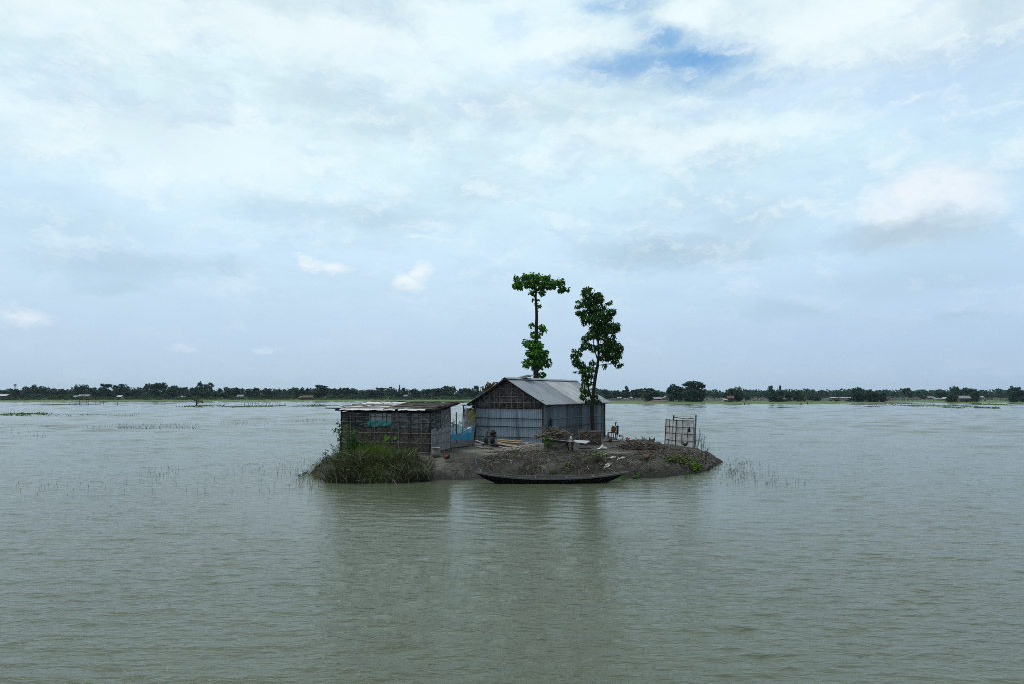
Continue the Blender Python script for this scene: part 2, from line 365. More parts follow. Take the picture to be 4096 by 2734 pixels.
mat['blue_cloth'] = M('blue_cloth', (0.012, 0.075, 0.10), (0.012, 0.03, 0.06), 5, 0.8, 0.6, 12)
mat['rope_blue'] = M('rope_blue', (0.08, 0.17, 0.27), rough=0.8)
mat['solar'] = M('solar', (0.03, 0.035, 0.05), (0.02, 0.025, 0.04), 6, 0.15)
mat['alloy'] = M('alloy', (0.55, 0.56, 0.57), rough=0.4, metal=0.5)
mat['bark'] = M('bark', (0.045, 0.038, 0.031), (0.026, 0.022, 0.018), 9, 0.9, 0.8, 25, stretch=(1, 1, .3))
mat['leaf_broad'] = M('leaf_broad', (0.088, 0.25, 0.018), (0.036, 0.125, 0.012), 2, 0.6, trans=0.30, island=0.5, spec=0.12, hue=.015)
mat['leaf_dark'] = M('leaf_dark', (0.062, 0.165, 0.020), (0.024, 0.080, 0.011), 2, 0.6, trans=0.22, island=0.5, spec=0.12, hue=.02, c3=(0.07, 0.06, 0.02), c3s=2.5, c3lo=.62, c3hi=.72)
mat['leaf_red'] = M('leaf_red', (0.06, 0.10, 0.02), (0.16, 0.055, 0.02), 3, 0.5, trans=0.25, island=0.4)
mat['leaf_bright'] = M('leaf_bright', (0.10, 0.24, 0.02), (0.06, 0.16, 0.02), 2, 0.5, trans=0.3, island=0.25)
mat['leaf_weed'] = M('leaf_weed', (0.075, 0.18, 0.028), (0.04, 0.11, 0.02), 2, 0.6, trans=0.25, island=0.4, hue=.03)
mat['leaf_lime'] = M('leaf_lime', (0.15, 0.17, 0.035), (0.07, 0.12, 0.025), 3, 0.6, trans=0.25, island=0.4, hue=.02)
mat['grass_green'] = M('grass_green', (0.075, 0.19, 0.022), (0.14, 0.13, 0.03), 2.6, 0.7, trans=0.25, island=0.4, hue=.02)
mat['reed_dry'] = M('reed_dry', (0.085, 0.105, 0.042), (0.030, 0.040, 0.020), 3.0, 0.8, trans=0.15, island=0.4, icol=(0.36, 0.33, 0.24), ipow=5)
mat['vine_dry'] = M('vine_dry', (0.085, 0.075, 0.06), (0.045, 0.04, 0.033), 3, 0.9, island=0.4, icol=(0.25, 0.23, 0.19), ipow=6)
mat['stem'] = M('stem', (0.045, 0.038, 0.028), rough=0.8)
mat['water_stem'] = M('water_stem', (0.075, 0.085, 0.065), (0.04, 0.045, 0.038), 3, 0.8)
mat['far_leaf'] = M('far_leaf', (0.030, 0.098, 0.062), (0.013, 0.056, 0.041), .25, 0.8, trans=0.15, island=0.6, hue=.02, c3=(0.032, 0.076, 0.030), c3s=.12)
mat['far_leaf_pale'] = M('far_leaf_pale', (0.055, 0.125, 0.062), (0.030, 0.080, 0.046), .25, 0.8, trans=0.15, island=0.6, hue=.02)
mat['far_leaf_olive'] = M('far_leaf_olive', (0.058, 0.098, 0.034), (0.034, 0.064, 0.028), .25, 0.8, trans=0.15, island=0.6, hue=.02)
mat['far_bark'] = M('far_bark', (0.06, 0.055, 0.048), rough=0.9)
mat['far_roof'] = M('far_roof', (0.24, 0.255, 0.27), (0.16, 0.17, 0.18), .5, 0.5)
mat['far_roof_white'] = M('far_roof_white', (0.45, 0.46, 0.47), (0.34, 0.35, 0.36), .5, 0.5)
mat['far_roof_red'] = M('far_roof_red', (0.13, 0.065, 0.055), (0.10, 0.055, 0.05), .5, 0.7)
mat['far_wall'] = M('far_wall', (0.13, 0.11, 0.10), (0.09, 0.08, 0.075), .6, 0.8)
mat['far_wall_pale'] = M('far_wall_pale', (0.33, 0.36, 0.38), (0.25, 0.27, 0.29), .6, 0.7)
mat['far_door'] = M('far_door', (0.03, 0.035, 0.045), rough=0.7)
mat['teal_net'] = M('teal_net', (0.05, 0.22, 0.24), (0.03, 0.15, 0.17), .5, 0.7, alpha=0.6)
mat['hen_black'] = M('hen_black', (0.020, 0.016, 0.014), (0.045, 0.028, 0.018), 14, 0.6)
mat['hen_red'] = M('hen_red', (0.13, 0.038, 0.016), (0.06, 0.02, 0.012), 14, 0.6)
mat['hen_tan'] = M('hen_tan', (0.15, 0.085, 0.045), (0.05, 0.033, 0.022), 14, 0.6)
mat['comb'] = M('comb', (0.35, 0.02, 0.015), rough=0.6)
mat['shank'] = M('shank', (0.25, 0.17, 0.05), rough=0.6)
mat['boat_side'] = M('boat_side', (0.007, 0.0065, 0.0065), (0.014, 0.012, 0.011), 6, 0.9, 0.3, 18, stretch=(.3, 2, 2), spec=.08)
mat['boat_rim'] = M('boat_rim', (0.17, 0.165, 0.16), (0.09, 0.085, 0.082), 6, 0.7, 0.3, 18, stretch=(.3, 2, 2))

def woven(name, c1, c2, size, rough=0.9):
    # split-bamboo mat woven in a herringbone: crossing diagonal bands
    m = M(name, c1, c2, 2.5, rough)
    nt = m.node_tree; N = nt.nodes; L = nt.links; b = N['Principled BSDF']
    geo = [n for n in N if n.type == 'NEW_GEOMETRY'][0]; outs = []
    for rot in (0.8, -0.8):
        m0 = N.new('ShaderNodeMapping'); L.new(geo.outputs['Position'], m0.inputs[0]); m0.inputs['Rotation'].default_value = (0, rot, 0)
        mp = N.new('ShaderNodeMapping'); L.new(m0.outputs[0], mp.inputs[0]); mp.inputs['Scale'].default_value = (size * .16, size * .16, size)
        n = N.new('ShaderNodeTexNoise'); L.new(mp.outputs[0], n.inputs['Vector']); n.inputs['Scale'].default_value = 1; n.inputs['Detail'].default_value = 3
        outs.append(n.outputs['Fac'])
    chk = N.new('ShaderNodeTexNoise'); L.new(geo.outputs['Position'], chk.inputs['Vector']); chk.inputs['Scale'].default_value = size * .35; chk.inputs['Detail'].default_value = 2
    st = N.new('ShaderNodeMapRange'); L.new(chk.outputs['Fac'], st.inputs[0]); st.inputs[1].default_value = .46; st.inputs[2].default_value = .54
    mx = N.new('ShaderNodeMix'); mx.data_type = 'FLOAT'; L.new(st.outputs[0], mx.inputs[0]); L.new(outs[0], mx.inputs[2]); L.new(outs[1], mx.inputs[3])
    r = N.new('ShaderNodeMapRange'); L.new(mx.outputs[0], r.inputs[0]); r.inputs[1].default_value = .38; r.inputs[2].default_value = .64
    c = N.new('ShaderNodeMix'); c.data_type = 'RGBA'; L.new(r.outputs[0], c.inputs[0]); c.inputs[6].default_value = c2 + (1,); c.inputs[7].default_value = c1 + (1,)
    L.new(c.outputs[2], b.inputs['Base Color'])
    bp = N.new('ShaderNodeBump'); bp.inputs['Strength'].default_value = .6; bp.inputs['Distance'].default_value = .03; L.new(r.outputs[0], bp.inputs['Height']); L.new(bp.outputs[0], b.inputs['Normal'])
    return m
mat['woven_dark'] = woven('woven_dark', (0.205, 0.175, 0.150), (0.060, 0.050, 0.043), 17)
mat['woven_gable'] = woven('woven_gable', (0.155, 0.14, 0.13), (0.035, 0.032, 0.031), 10)

# ------------------------------------------------------------------ water
def wave_height(x, y, spacing):
    h = np.zeros_like(x); rs = np.random.RandomState(5)
    d = np.sqrt(x * x + y * y)
    # the lee of the island is calmer
    for k in range(64):
        lam = 0.20 * (6.0 ** (rs.rand() ** 1.3)); th = rs.normal(0.10, 0.38)
        kx, ky = 2 * math.pi / lam * math.sin(th), 2 * math.pi / lam * math.cos(th)
        a = 0.0030 * lam ** 1.0 * (0.6 + 0.8 * rs.rand()); ph = rs.rand() * 6.283
        fade = np.clip((lam / np.maximum(spacing, 1e-6) - 2.0) / 2.0, 0, 1)
        patch = 1 + 0.5 * np.sin(x * rs.uniform(.05, .25) + y * rs.uniform(.05, .3) + rs.rand() * 6)
        p = kx * x + ky * y + ph + 0.6 * np.sin(0.21 * x + 0.33 * y + ph)
        h += a * fade * patch * (1 - .78 * np.exp(-((x - 0) / 9) ** 2 - ((y - 25) / 6) ** 2)) * (1 if lam < .55 else .7) * (np.sin(p) + 0.22 * np.sin(2 * p + 1.2))
    far = np.clip((d - 28) / 60, 0, 1)
    for k in range(44):
        lam = 1.6 * (4.5 ** rs.rand()); th = rs.normal(0.05, 0.35)
        kx, ky = 2 * math.pi / lam * math.sin(th), 2 * math.pi / lam * math.cos(th); ph = rs.rand() * 6.283
        fade = np.clip((lam / np.maximum(spacing, 1e-6) - 2.2) / 2.0, 0, 1) * far
        h += 0.0036 * lam * fade * np.sin(kx * x + ky * y + ph + 1.1 * np.sin(0.13 * x + ph) + .8 * np.sin(.05 * x * (1 + k % 3)))
    return h
def build_water():
    nr, nc = 800, 700
    d = np.concatenate([np.linspace(2.5, 6, 20)[:-1], 6 * (330 / 6) ** np.linspace(0, 1, nr - 19)])
    sp = np.gradient(d)
    t = np.linspace(-1.15, 1.15, nc)
    X = d[:, None] * t[None, :]; Y = d[:, None] * np.ones(nc)[None, :]
    Z = wave_height(X, Y, np.maximum(sp[:, None], (d * (t[1] - t[0]))[:, None]))
    b = MB(); b.grid(np.stack([X, Y, Z], -1)[:, ::-1])
    # plain sheet out to the horizon and behind the camera, a little lower than the wave troughs
    S_ = 1500.0
    b.add([(-S_, -60, -.12), (S_, -60, -.12), (S_, S_, -.12), (-S_, S_, -.12)], [[0, 1, 2, 3]])
    m = bpy.data.materials.new('water'); m.use_nodes = True; nt = m.node_tree; N = nt.nodes; L = nt.links; pb = N['Principled BSDF']
    pb.inputs['Base Color'].default_value = (0.105, 0.118, 0.082, 1); pb.inputs['Roughness'].default_value = 0.06; pb.inputs['IOR'].default_value = 1.33
    geo = N.new('ShaderNodeNewGeometry')
    def nz(scale, vec, det):
        mp = N.new('ShaderNodeMapping'); L.new(geo.outputs['Position'], mp.inputs[0]); mp.inputs['Scale'].default_value = vec; mp.inputs['Rotation'].default_value = (0, 0, .12)
        n = N.new('ShaderNodeTexNoise'); L.new(mp.outputs[0], n.inputs['Vector']); n.inputs['Scale'].default_value = scale; n.inputs['Detail'].default_value = det; n.inputs['Roughness'].default_value = .55
        return n.outputs['Fac']
    b1 = N.new('ShaderNodeBump'); b1.inputs['Strength'].default_value = .7; b1.inputs['Distance'].default_value = .085; L.new(nz(2.2, (.45, 1.5, 1), 4), b1.inputs['Height'])
    b2 = N.new('ShaderNodeBump'); b2.inputs['Strength'].default_value = .6; b2.inputs['Distance'].default_value = .045; L.new(nz(7.5, (.55, 1.4, 1), 4), b2.inputs['Height'])
    def calm(base, lo):
        v = N.new('ShaderNodeVectorMath'); v.operation = 'SUBTRACT'; L.new(geo.outputs['Position'], v.inputs[0]); v.inputs[1].default_value = (1, 24, 0)
        v2 = N.new('ShaderNodeVectorMath'); v2.operation = 'MULTIPLY'; L.new(v.outputs[0], v2.inputs[0]); v2.inputs[1].default_value = (1 / 11, 1 / 9, 0)
        ln = N.new('ShaderNodeVectorMath'); ln.operation = 'LENGTH'; L.new(v2.outputs[0], ln.inputs[0])
        r1 = N.new('ShaderNodeMapRange'); r1.interpolation_type = 'SMOOTHSTEP'; L.new(ln.outputs['Value'], r1.inputs[0]); r1.inputs[1].default_value = .2; r1.inputs[2].default_value = 1.2; r1.inputs[3].default_value = base * .22; r1.inputs[4].default_value = base
        l2 = N.new('ShaderNodeVectorMath'); l2.operation = 'LENGTH'; L.new(geo.outputs['Position'], l2.inputs[0])
        r2 = N.new('ShaderNodeMapRange'); L.new(l2.outputs['Value'], r2.inputs[0]); r2.inputs[1].default_value = 30; r2.inputs[2].default_value = 110; r2.inputs[3].default_value = 1; r2.inputs[4].default_value = lo
        mm = N.new('ShaderNodeMath'); mm.operation = 'MULTIPLY'; L.new(r1.outputs[0], mm.inputs[0]); L.new(r2.outputs[0], mm.inputs[1]); return mm.outputs[0]
    L.new(calm(.7, .5), b1.inputs['Strength']); L.new(calm(.7, .6), b2.inputs['Strength'])
    L.new(b1.outputs[0], b2.inputs['Normal']); L.new(b2.outputs[0], pb.inputs['Normal'])
    # cloudy silt: slightly paler and browner drifts
    mx = N.new('ShaderNodeMix'); mx.data_type = 'RGBA'; r = N.new('ShaderNodeMapRange'); L.new(nz(.12, (1, 1, 1), 3), r.inputs[0]); r.inputs[1].default_value = .35; r.inputs[2].default_value = .7
    L.new(r.outputs[0], mx.inputs[0]); mx.inputs[6].default_value = (0.078, 0.094, 0.058, 1); mx.inputs[7].default_value = (0.092, 0.107, 0.068, 1); L.new(mx.outputs[2], pb.inputs['Base Color'])
    o = b.build('water', m, origin=(0, 0, 0)); tag(o, 'grey green rippled floodwater', 'water', kind='structure')
build_water()

# ------------------------------------------------------------------ the mud island
SHORE = [G(*p)[:2] for p in ((1242, 1893), (1285, 1912), (1335, 1926), (1480, 1929), (1620, 1926), (1720, 1920), (1860, 1915), (2000, 1912), (2200, 1911),
         (2420, 1910), (2540, 1912), (2680, 1905), (2780, 1893), (2850, 1872), (2885, 1845))]
SHORE += [np.array(p) for p in ((11.3, 40.0), (10.0, 41.4), (8.6, 41.8), (7.9, 44), (8.0, 49), (6, 52.5), (1, 55), (-4, 52), (-8, 44), (-10.0, 36))]
SHORE = np.array(SHORE)
def shore_dist(x, y):            # signed distance, positive inside
    x = np.asarray(x, float); y = np.asarray(y, float)
    d = np.full(x.shape, 1e9); ins = np.zeros(x.shape, bool); n = len(SHORE)
    for i in range(n):
        ax, ay = SHORE[i]; bx, by = SHORE[(i + 1) % n]
        ex, ey = bx - ax, by - ay
        t = np.clip(((x - ax) * ex + (y - ay) * ey) / (ex * ex + ey * ey), 0, 1)
        d = np.minimum(d, np.hypot(x - ax - t * ex, y - ay - t * ey))
        c = ((ay > y) != (by > y)) & (x < ex * (y - ay) / ((ey) if abs(ey) > 1e-9 else 1e-9) + ax); ins ^= c
    return np.where(ins, d, -d)
def vnoise(x, y, s, seed):
    rs = np.random.RandomState(seed); h = 0
    for _ in range(7):
        a = rs.rand() * 6.283; k = s * (0.5 + rs.rand()); h = h + np.sin(k * (x * math.cos(a) + y * math.sin(a)) + rs.rand() * 6.283 + 1.3 * np.sin(.6 * k * (y * math.cos(a) - x * math.sin(a))))
    return h / 7
def ground_z(x, y):
    x = np.asarray(x, float); y = np.asarray(y, float)
    d = shore_dist(x, y) + 0.16 * vnoise(x, y, 3.0, 3) + 0.12 * vnoise(x, y, 8.0, 13)
    top = 0.86 - 0.05 * np.clip((x - 5) / 5, 0, 1)
    h = np.where(d > 0, top * (1 - np.exp(-1.25 * np.maximum(d, 0))), -0.5 * (1 - np.exp(-1.2 * np.maximum(-d, 0))))
    edge = np.clip(1 - np.abs(d - 1.0) / 1.6, 0, 1)
    return h + edge * (0.08 * vnoise(x, y, 5.5, 8) + 0.06 * vnoise(x, y, 13, 9) + 0.045 * vnoise(x, y, 24, 12)) + 0.015 * vnoise(x, y, 2.5, 10) * (d > 1)
_D = np.arange(26.5, 60, 0.02)
def H(fx, fy):                   # first point of the ground along the sight line
    d = ray(fx, fy); X = d[0] / d[1] * _D; Z = CAMZ + d[2] / d[1] * _D
    k = np.nonzero(Z <= np.maximum(ground_z(X, _D), 0.0))[0]
    k = k[0] if len(k) else len(_D) - 1
    return np.array((X[k], _D[k], float(max(ground_z(X[k], _D[k]), 0))))
def on(x, y, dz=0.0): return np.array((x, y, float(ground_z(x, y)) + dz))
def build_island():
    xs = np.arange(-12, 14, 0.075); ys = np.concatenate([np.arange(26, 41, 0.075), np.arange(41, 57.5, 0.3)])
    X, Y = np.meshgrid(xs, ys); Z = ground_z(X, Y)
    Z = Z + np.where(Z > .05, RS.normal(0, 0.006, Z.shape), 0)
    b = MB(); b.grid(np.stack([X, Y, Z], -1))
    o = b.build('ground', mat['mud'], origin=(0, 0, 0)); tag(o, 'bare mud mound of the small island', 'ground', kind='structure')
build_island()
# paler blotches mixed into the mud colour at a few spots
def pale_patches():
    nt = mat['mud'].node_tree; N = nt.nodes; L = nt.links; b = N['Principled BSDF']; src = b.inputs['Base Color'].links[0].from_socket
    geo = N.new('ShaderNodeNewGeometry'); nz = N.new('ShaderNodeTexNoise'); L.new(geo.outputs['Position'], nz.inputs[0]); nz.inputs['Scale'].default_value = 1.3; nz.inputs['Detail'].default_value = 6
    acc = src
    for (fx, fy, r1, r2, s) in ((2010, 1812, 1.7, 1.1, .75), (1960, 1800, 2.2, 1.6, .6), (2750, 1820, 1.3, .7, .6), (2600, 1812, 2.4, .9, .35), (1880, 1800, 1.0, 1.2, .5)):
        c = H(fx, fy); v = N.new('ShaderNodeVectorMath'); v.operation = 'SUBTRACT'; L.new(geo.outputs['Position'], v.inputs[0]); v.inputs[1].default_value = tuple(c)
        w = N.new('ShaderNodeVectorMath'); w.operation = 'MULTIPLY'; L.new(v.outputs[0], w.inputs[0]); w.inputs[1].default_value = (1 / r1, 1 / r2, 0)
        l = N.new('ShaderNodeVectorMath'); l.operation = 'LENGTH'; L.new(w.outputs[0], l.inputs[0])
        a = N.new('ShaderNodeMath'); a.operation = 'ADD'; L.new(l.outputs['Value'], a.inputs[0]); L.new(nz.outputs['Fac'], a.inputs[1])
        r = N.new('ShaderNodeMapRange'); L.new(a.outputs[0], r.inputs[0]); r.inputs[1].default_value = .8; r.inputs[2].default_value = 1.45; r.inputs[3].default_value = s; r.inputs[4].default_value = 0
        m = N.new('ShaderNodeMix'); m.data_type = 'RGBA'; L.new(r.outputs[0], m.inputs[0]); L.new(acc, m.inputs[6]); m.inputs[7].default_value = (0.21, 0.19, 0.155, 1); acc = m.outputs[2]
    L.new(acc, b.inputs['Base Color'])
pale_patches()

# ------------------------------------------------------------------ far bank
SHX = [(-2500, 330), (0, 312), (500, 306), (1000, 300), (1900, 296), (2150, 285), (2330, 240), (2420, 224), (3200, 224), (3420, 226), (3560, 244), (3700, 258), (4096, 252), (6500, 250)]
def shore_D(fx): return float(np.interp(fx, [a for a, _ in SHX], [b for _, b in SHX]))
def bank_z(fx, D):
    d = D - shore_D(fx); return 0.45 * (1 - math.exp(-max(d, 0) / 14.0)) + 0.25 * (1 - math.exp(-max(d - 20, 0) / 60.0))
def build_bank():
    fxs = np.linspace(-2500, 6500, 260); off = np.concatenate([[-3, 0, 1, 2.5, 5, 9, 15, 24, 36, 60, 100, 170], np.linspace(300, 1000, 6)])
    pts = np.zeros((len(fxs), len(off), 3))
    for i, fx in enumerate(fxs):
        s = shore_D(fx) + 3.0 * math.sin(fx * .021) + 2.2 * math.sin(fx * .067 + 1) + 1.4 * math.sin(fx * .19)
        for j, o in enumerate(off):
            D = s + o; pts[i, j] = ((fx - CX) / F * D, D, -.15 if o < 0 else bank_z(fx, shore_D(fx) + o) + 0.05)
    m = M('bank_grass', (0.085, 0.17, 0.03), (0.055, 0.12, 0.028), .15, 0.9, 0.6, 1.5, c3=(0.125, 0.125, 0.055), c3s=.05, c3lo=.5, c3hi=.62)
    m2 = M('bank_earth', (0.060, 0.066, 0.040), (0.046, 0.062, 0.034), .08, 0.95, c3=(0.080, 0.070, 0.058), c3s=.04)
    b = MB(); b.grid(pts[:, ::1])
    F_ = b.F[0]; j = (F_[:, 0] % len(off)); b.mi[0] = np.where(j >= 8, 1, 0)
    o = b.build('far_bank', [m, m2], origin=(0, 260, 0), smooth=True); tag(o, 'flat green grassy bank across the water', 'bank', kind='structure')
build_bank()

# ------------------------------------------------------------------ the tin house
HZ = 0.86
C0 = G(2170, 1771, HZ)
yaw = math.radians(29.0)
hv = np.array((math.sin(yaw), math.cos(yaw), 0)); hu = np.array((-math.cos(yaw), math.sin(yaw), 0)); UP = np.array((0, 0, 1.0))
GW = along(C0, hu, 1901); SL = along(C0, hv, 2417)
WT = P(2168, 1601, C0[1])[2]                     # wall-top height
APEX = CAMZ + (HOR - 1510.7) * (C0 + hu * GW / 2 - hv * .4)[1] / F
def hp(u, v, z): return np.array((*(C0 + hu * u + hv * v)[:2], z))
house = thing('tin_house', 'corrugated tin house with a gabled roof on the island', 'house', hp(GW / 2, SL / 2, HZ))
def corrugated(b, a, along_v, n_dir, length, zfun0, zfun1, pitch=0.085, amp=0.011, sheet=0.85, mi=0, seg=8, rows=2):
    # vertical-wave sheet wall made of separate overlapping sheets from a along along_v
    k = max(1, round(length / sheet)); w = length / k
    for i in range(k):
        s = np.linspace(i * w, (i + 1) * w + (0.03 if i < k - 1 else 0), int(w / pitch * seg) + 1)
        off = amp * np.sin(2 * math.pi * s / pitch) + (0.004 if i % 2 else 0)
        p0 = a + along_v * s[:, None] + n_dir * off[:, None]
        t = np.linspace(0, 1, rows)
        z0 = np.array([zfun0(q) for q in s]); z1 = np.array([zfun1(q) for q in s])
        g = np.repeat(p0[:, None, :], rows, 1); g[:, :, 2] = z0[:, None] + (z1 - z0)[:, None] * t
        b.grid(g, mi)
def build_house():
    lowtop = HZ + (WT - HZ) * 0.83               # the tin stops here on the gable, woven mat above
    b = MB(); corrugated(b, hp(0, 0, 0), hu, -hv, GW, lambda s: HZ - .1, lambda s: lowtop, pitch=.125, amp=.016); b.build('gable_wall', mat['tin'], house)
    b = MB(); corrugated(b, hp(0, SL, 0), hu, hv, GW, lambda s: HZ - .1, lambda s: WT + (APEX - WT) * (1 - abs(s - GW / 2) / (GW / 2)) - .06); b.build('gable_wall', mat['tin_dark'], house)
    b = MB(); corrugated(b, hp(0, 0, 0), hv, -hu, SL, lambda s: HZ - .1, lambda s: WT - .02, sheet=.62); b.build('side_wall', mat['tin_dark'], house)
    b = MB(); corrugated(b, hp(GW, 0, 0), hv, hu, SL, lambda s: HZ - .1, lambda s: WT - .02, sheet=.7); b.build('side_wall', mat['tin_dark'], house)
    # woven gable mat with its bamboo grid
    b = MB(); s = np.linspace(.02, GW - .02, 24); top = WT + (APEX - WT) * (1 - np.abs(s - GW / 2) / (GW / 2)) - .05
    g = np.stack([np.stack([hp(q, -.02 + .01 * math.sin(q * 3), z0 + (t - z0) * r) for r in (0, .33, .66, 1)]) for q, t, z0 in zip(s, top, np.full(24, lowtop - .05))])
    b.grid(g, back=.02); gp = b.build('gable_mat', mat['woven_gable'], house)
    b = MB()
    for q in (.45, .75, 1.15, 1.55, 1.95, 2.3, 2.75, 3.1, 3.45, 3.75, 4.1):
        if q > GW - .1: continue
        t = WT + (APEX - WT) * (1 - abs(q - GW / 2) / (GW / 2)) - .08
        b.bar(hp(q, -.05, lowtop - .05), hp(q + RS.normal(0, .03), -.05, t), .017, 5, wob=.004)
    for z in (lowtop + .30, lowtop + .62, WT + .42, WT + .72):
        half = GW / 2 * min(1, max(0, (APEX - .1 - z) / (APEX - WT)))
        if z < WT: half = GW / 2 - .03
        b.bar(hp(GW / 2 - half, -.062, z), hp(GW / 2 + half, -.062, z + RS.normal(0, .02)), .017, 5, wob=.006)
    b.build('lattice', mat['bamboo_grey'], gp)
    # bamboo battens across the walls
    for z in (lowtop, HZ + (WT - HZ) * .57, HZ + (WT - HZ) * .37, HZ + (WT - HZ) * .12):
        b = MB(); b.bar(hp(-.03, -.045, z), hp(GW + .03, -.045, z + .01), .022, 6, wob=.008); b.build('batten', mat['dark_wood'] if z < WT - .6 else mat['wood'], house)
    for z, mt in ((WT - .18, 'bamboo_grey'), (HZ + (WT - HZ) * .56, 'bamboo_grey'), (HZ + (WT - HZ) * .34, 'wood'), (HZ + (WT - HZ) * .1, 'wood')):
        b = MB(); b.bar(hp(-.045, -.05, z), hp(-.045, SL + .05, z + RS.normal(0, .02)), .02, 6, wob=.012, seg=9); b.build('batten', mat[mt], house)
    for v in (.9, 2.2, 3.3, 4.9, 6.6, 8.0, 8.9):
        if v < SL: b = MB(); b.bar(hp(-.07, v, HZ - .05), hp(-.07, v + .02, WT - .1), .016, 5, wob=.006); b.build('stud', mat['bamboo_grey'], house)
    for (u, v, mt) in ((-.03, -.03, 'wood'), (GW + .03, -.03, 'dark_wood'), (-.03, SL + .03, 'wood'), (GW + .03, SL + .03, 'wood')):
        b = MB(); b.bar(hp(u, v, HZ - .15), hp(u, v, WT + .05), .042, 8, wob=.006); b.build('corner_post', mat[mt], house)
    b = MB(); b.bar(hp(-.09, .06, HZ + 1.1), hp(-.09, .08, WT - .05), .028, 6); b.build('corner_post', mat['bamboo'], house)
    # roof: two corrugated slopes, sheets of different age
    ov, oe = .36, .40
    for side in (0, 1):
        b = MB(); k = 11; tot = SL + 2 * ov; w = tot / k
        for i in range(k):
            s = np.linspace(i * w, (i + 1) * w + .04, int(w / .14 * 10) + 1); off = .018 * np.sin(2 * math.pi * s / .14) + (.006 if i % 2 else 0)
            half = GW / 2; slope = (APEX - WT) / half
            rows = np.linspace(0, 1, 8); g = []
            for r in rows:
                u = half + (half + oe) * r if side else half - (half + oe) * r
                z = APEX - slope * (half + oe) * r + .03 - .03 * math.sin(r * math.pi)
                g.append(np.stack([hp(u, q - ov, z + o_) for q, o_ in zip(s, off)]))
            mi = 1 if (side == 0 and i in (5, 6, 7, 8)) else 0
            b.grid(np.stack(g) if side else np.stack(g)[::-1], mi)
        b.build('roof_slope', [mat['tin_roof'], mat['tin_new']], house)
    b = MB()
    s = np.linspace(-ov - .02, SL + ov + .02, 12); prof = [(-.22, -.085), (-.1, -.02), (0, .035), (.1, -.02), (.22, -.085)]
    b.grid(np.stack([np.stack([hp(GW / 2 + u, q, APEX + .045 + z + .006 * math.sin(q * 2)) for q in s]) for u, z in prof])[::-1], back=.004); b.build('ridge_cap', mat['tin_roof'], house)
    b = MB()
    for sgn in (-1, 1):
        e = hp(GW / 2 + sgn * (GW / 2 + oe), -ov + .05, APEX - (APEX - WT) / (GW / 2) * (GW / 2 + oe) - .03)
        b.bar(hp(GW / 2, -ov + .05, APEX - .03), e, .032, 6)
    b.build('barge_pole', mat['wood'], house)
    for u in (-oe + .06, GW + oe - .06, .9, GW - .9):
        zz = APEX - (APEX - WT) / (GW / 2) * abs(u - GW / 2) - .035
        b = MB(); b.bar(hp(u, -ov + .02, zz), hp(u, SL + ov - .02, zz), .028, 6); b.build('purlin', mat['wood'], house)
build_house()
# solar panel on the ridge
def build_solar():
    c = hp(GW / 2 - .05, 2.15, APEX + .16); r = thing('solar_panel', 'small solar panel propped on the ridge of the tin roof', 'solar panel', c - UP * .16)
    ax = np.array([hv * .9 + hu * .1, -hu * .95 + UP * .22, UP]); ax[0] = nrm(ax[0]); ax[2] = nrm(np.cross(ax[0], ax[1])); ax[1] = np.cross(ax[2], ax[0])
    b = MB(); b.box(c, (1.0, .62, .03), ax); b.build('panel', mat['solar'], r, False)
    b = MB()
    for s in (-1, 1):
        b.box(c + ax[1] * s * .325, (1.06, .035, .045), ax); b.box(c + ax[0] * s * .515, (.035, .615, .045), ax)
    b.build('frame', mat['alloy'], r, False)
    for s in (-.35, .35):
        b = MB(); b.bar(c + ax[0] * s - ax[1] * .2 - ax[2] * .01, c + ax[0] * s - ax[1] * .2 - UP * .18, .012, 5); b.build('bracket', mat['wood'], r)
        b = MB(); b.bar(c + ax[0] * s + ax[1] * .2, c + ax[0] * s + ax[1] * .15 - UP * .22, .012, 5); b.build('bracket', mat['wood'], r)
build_solar()

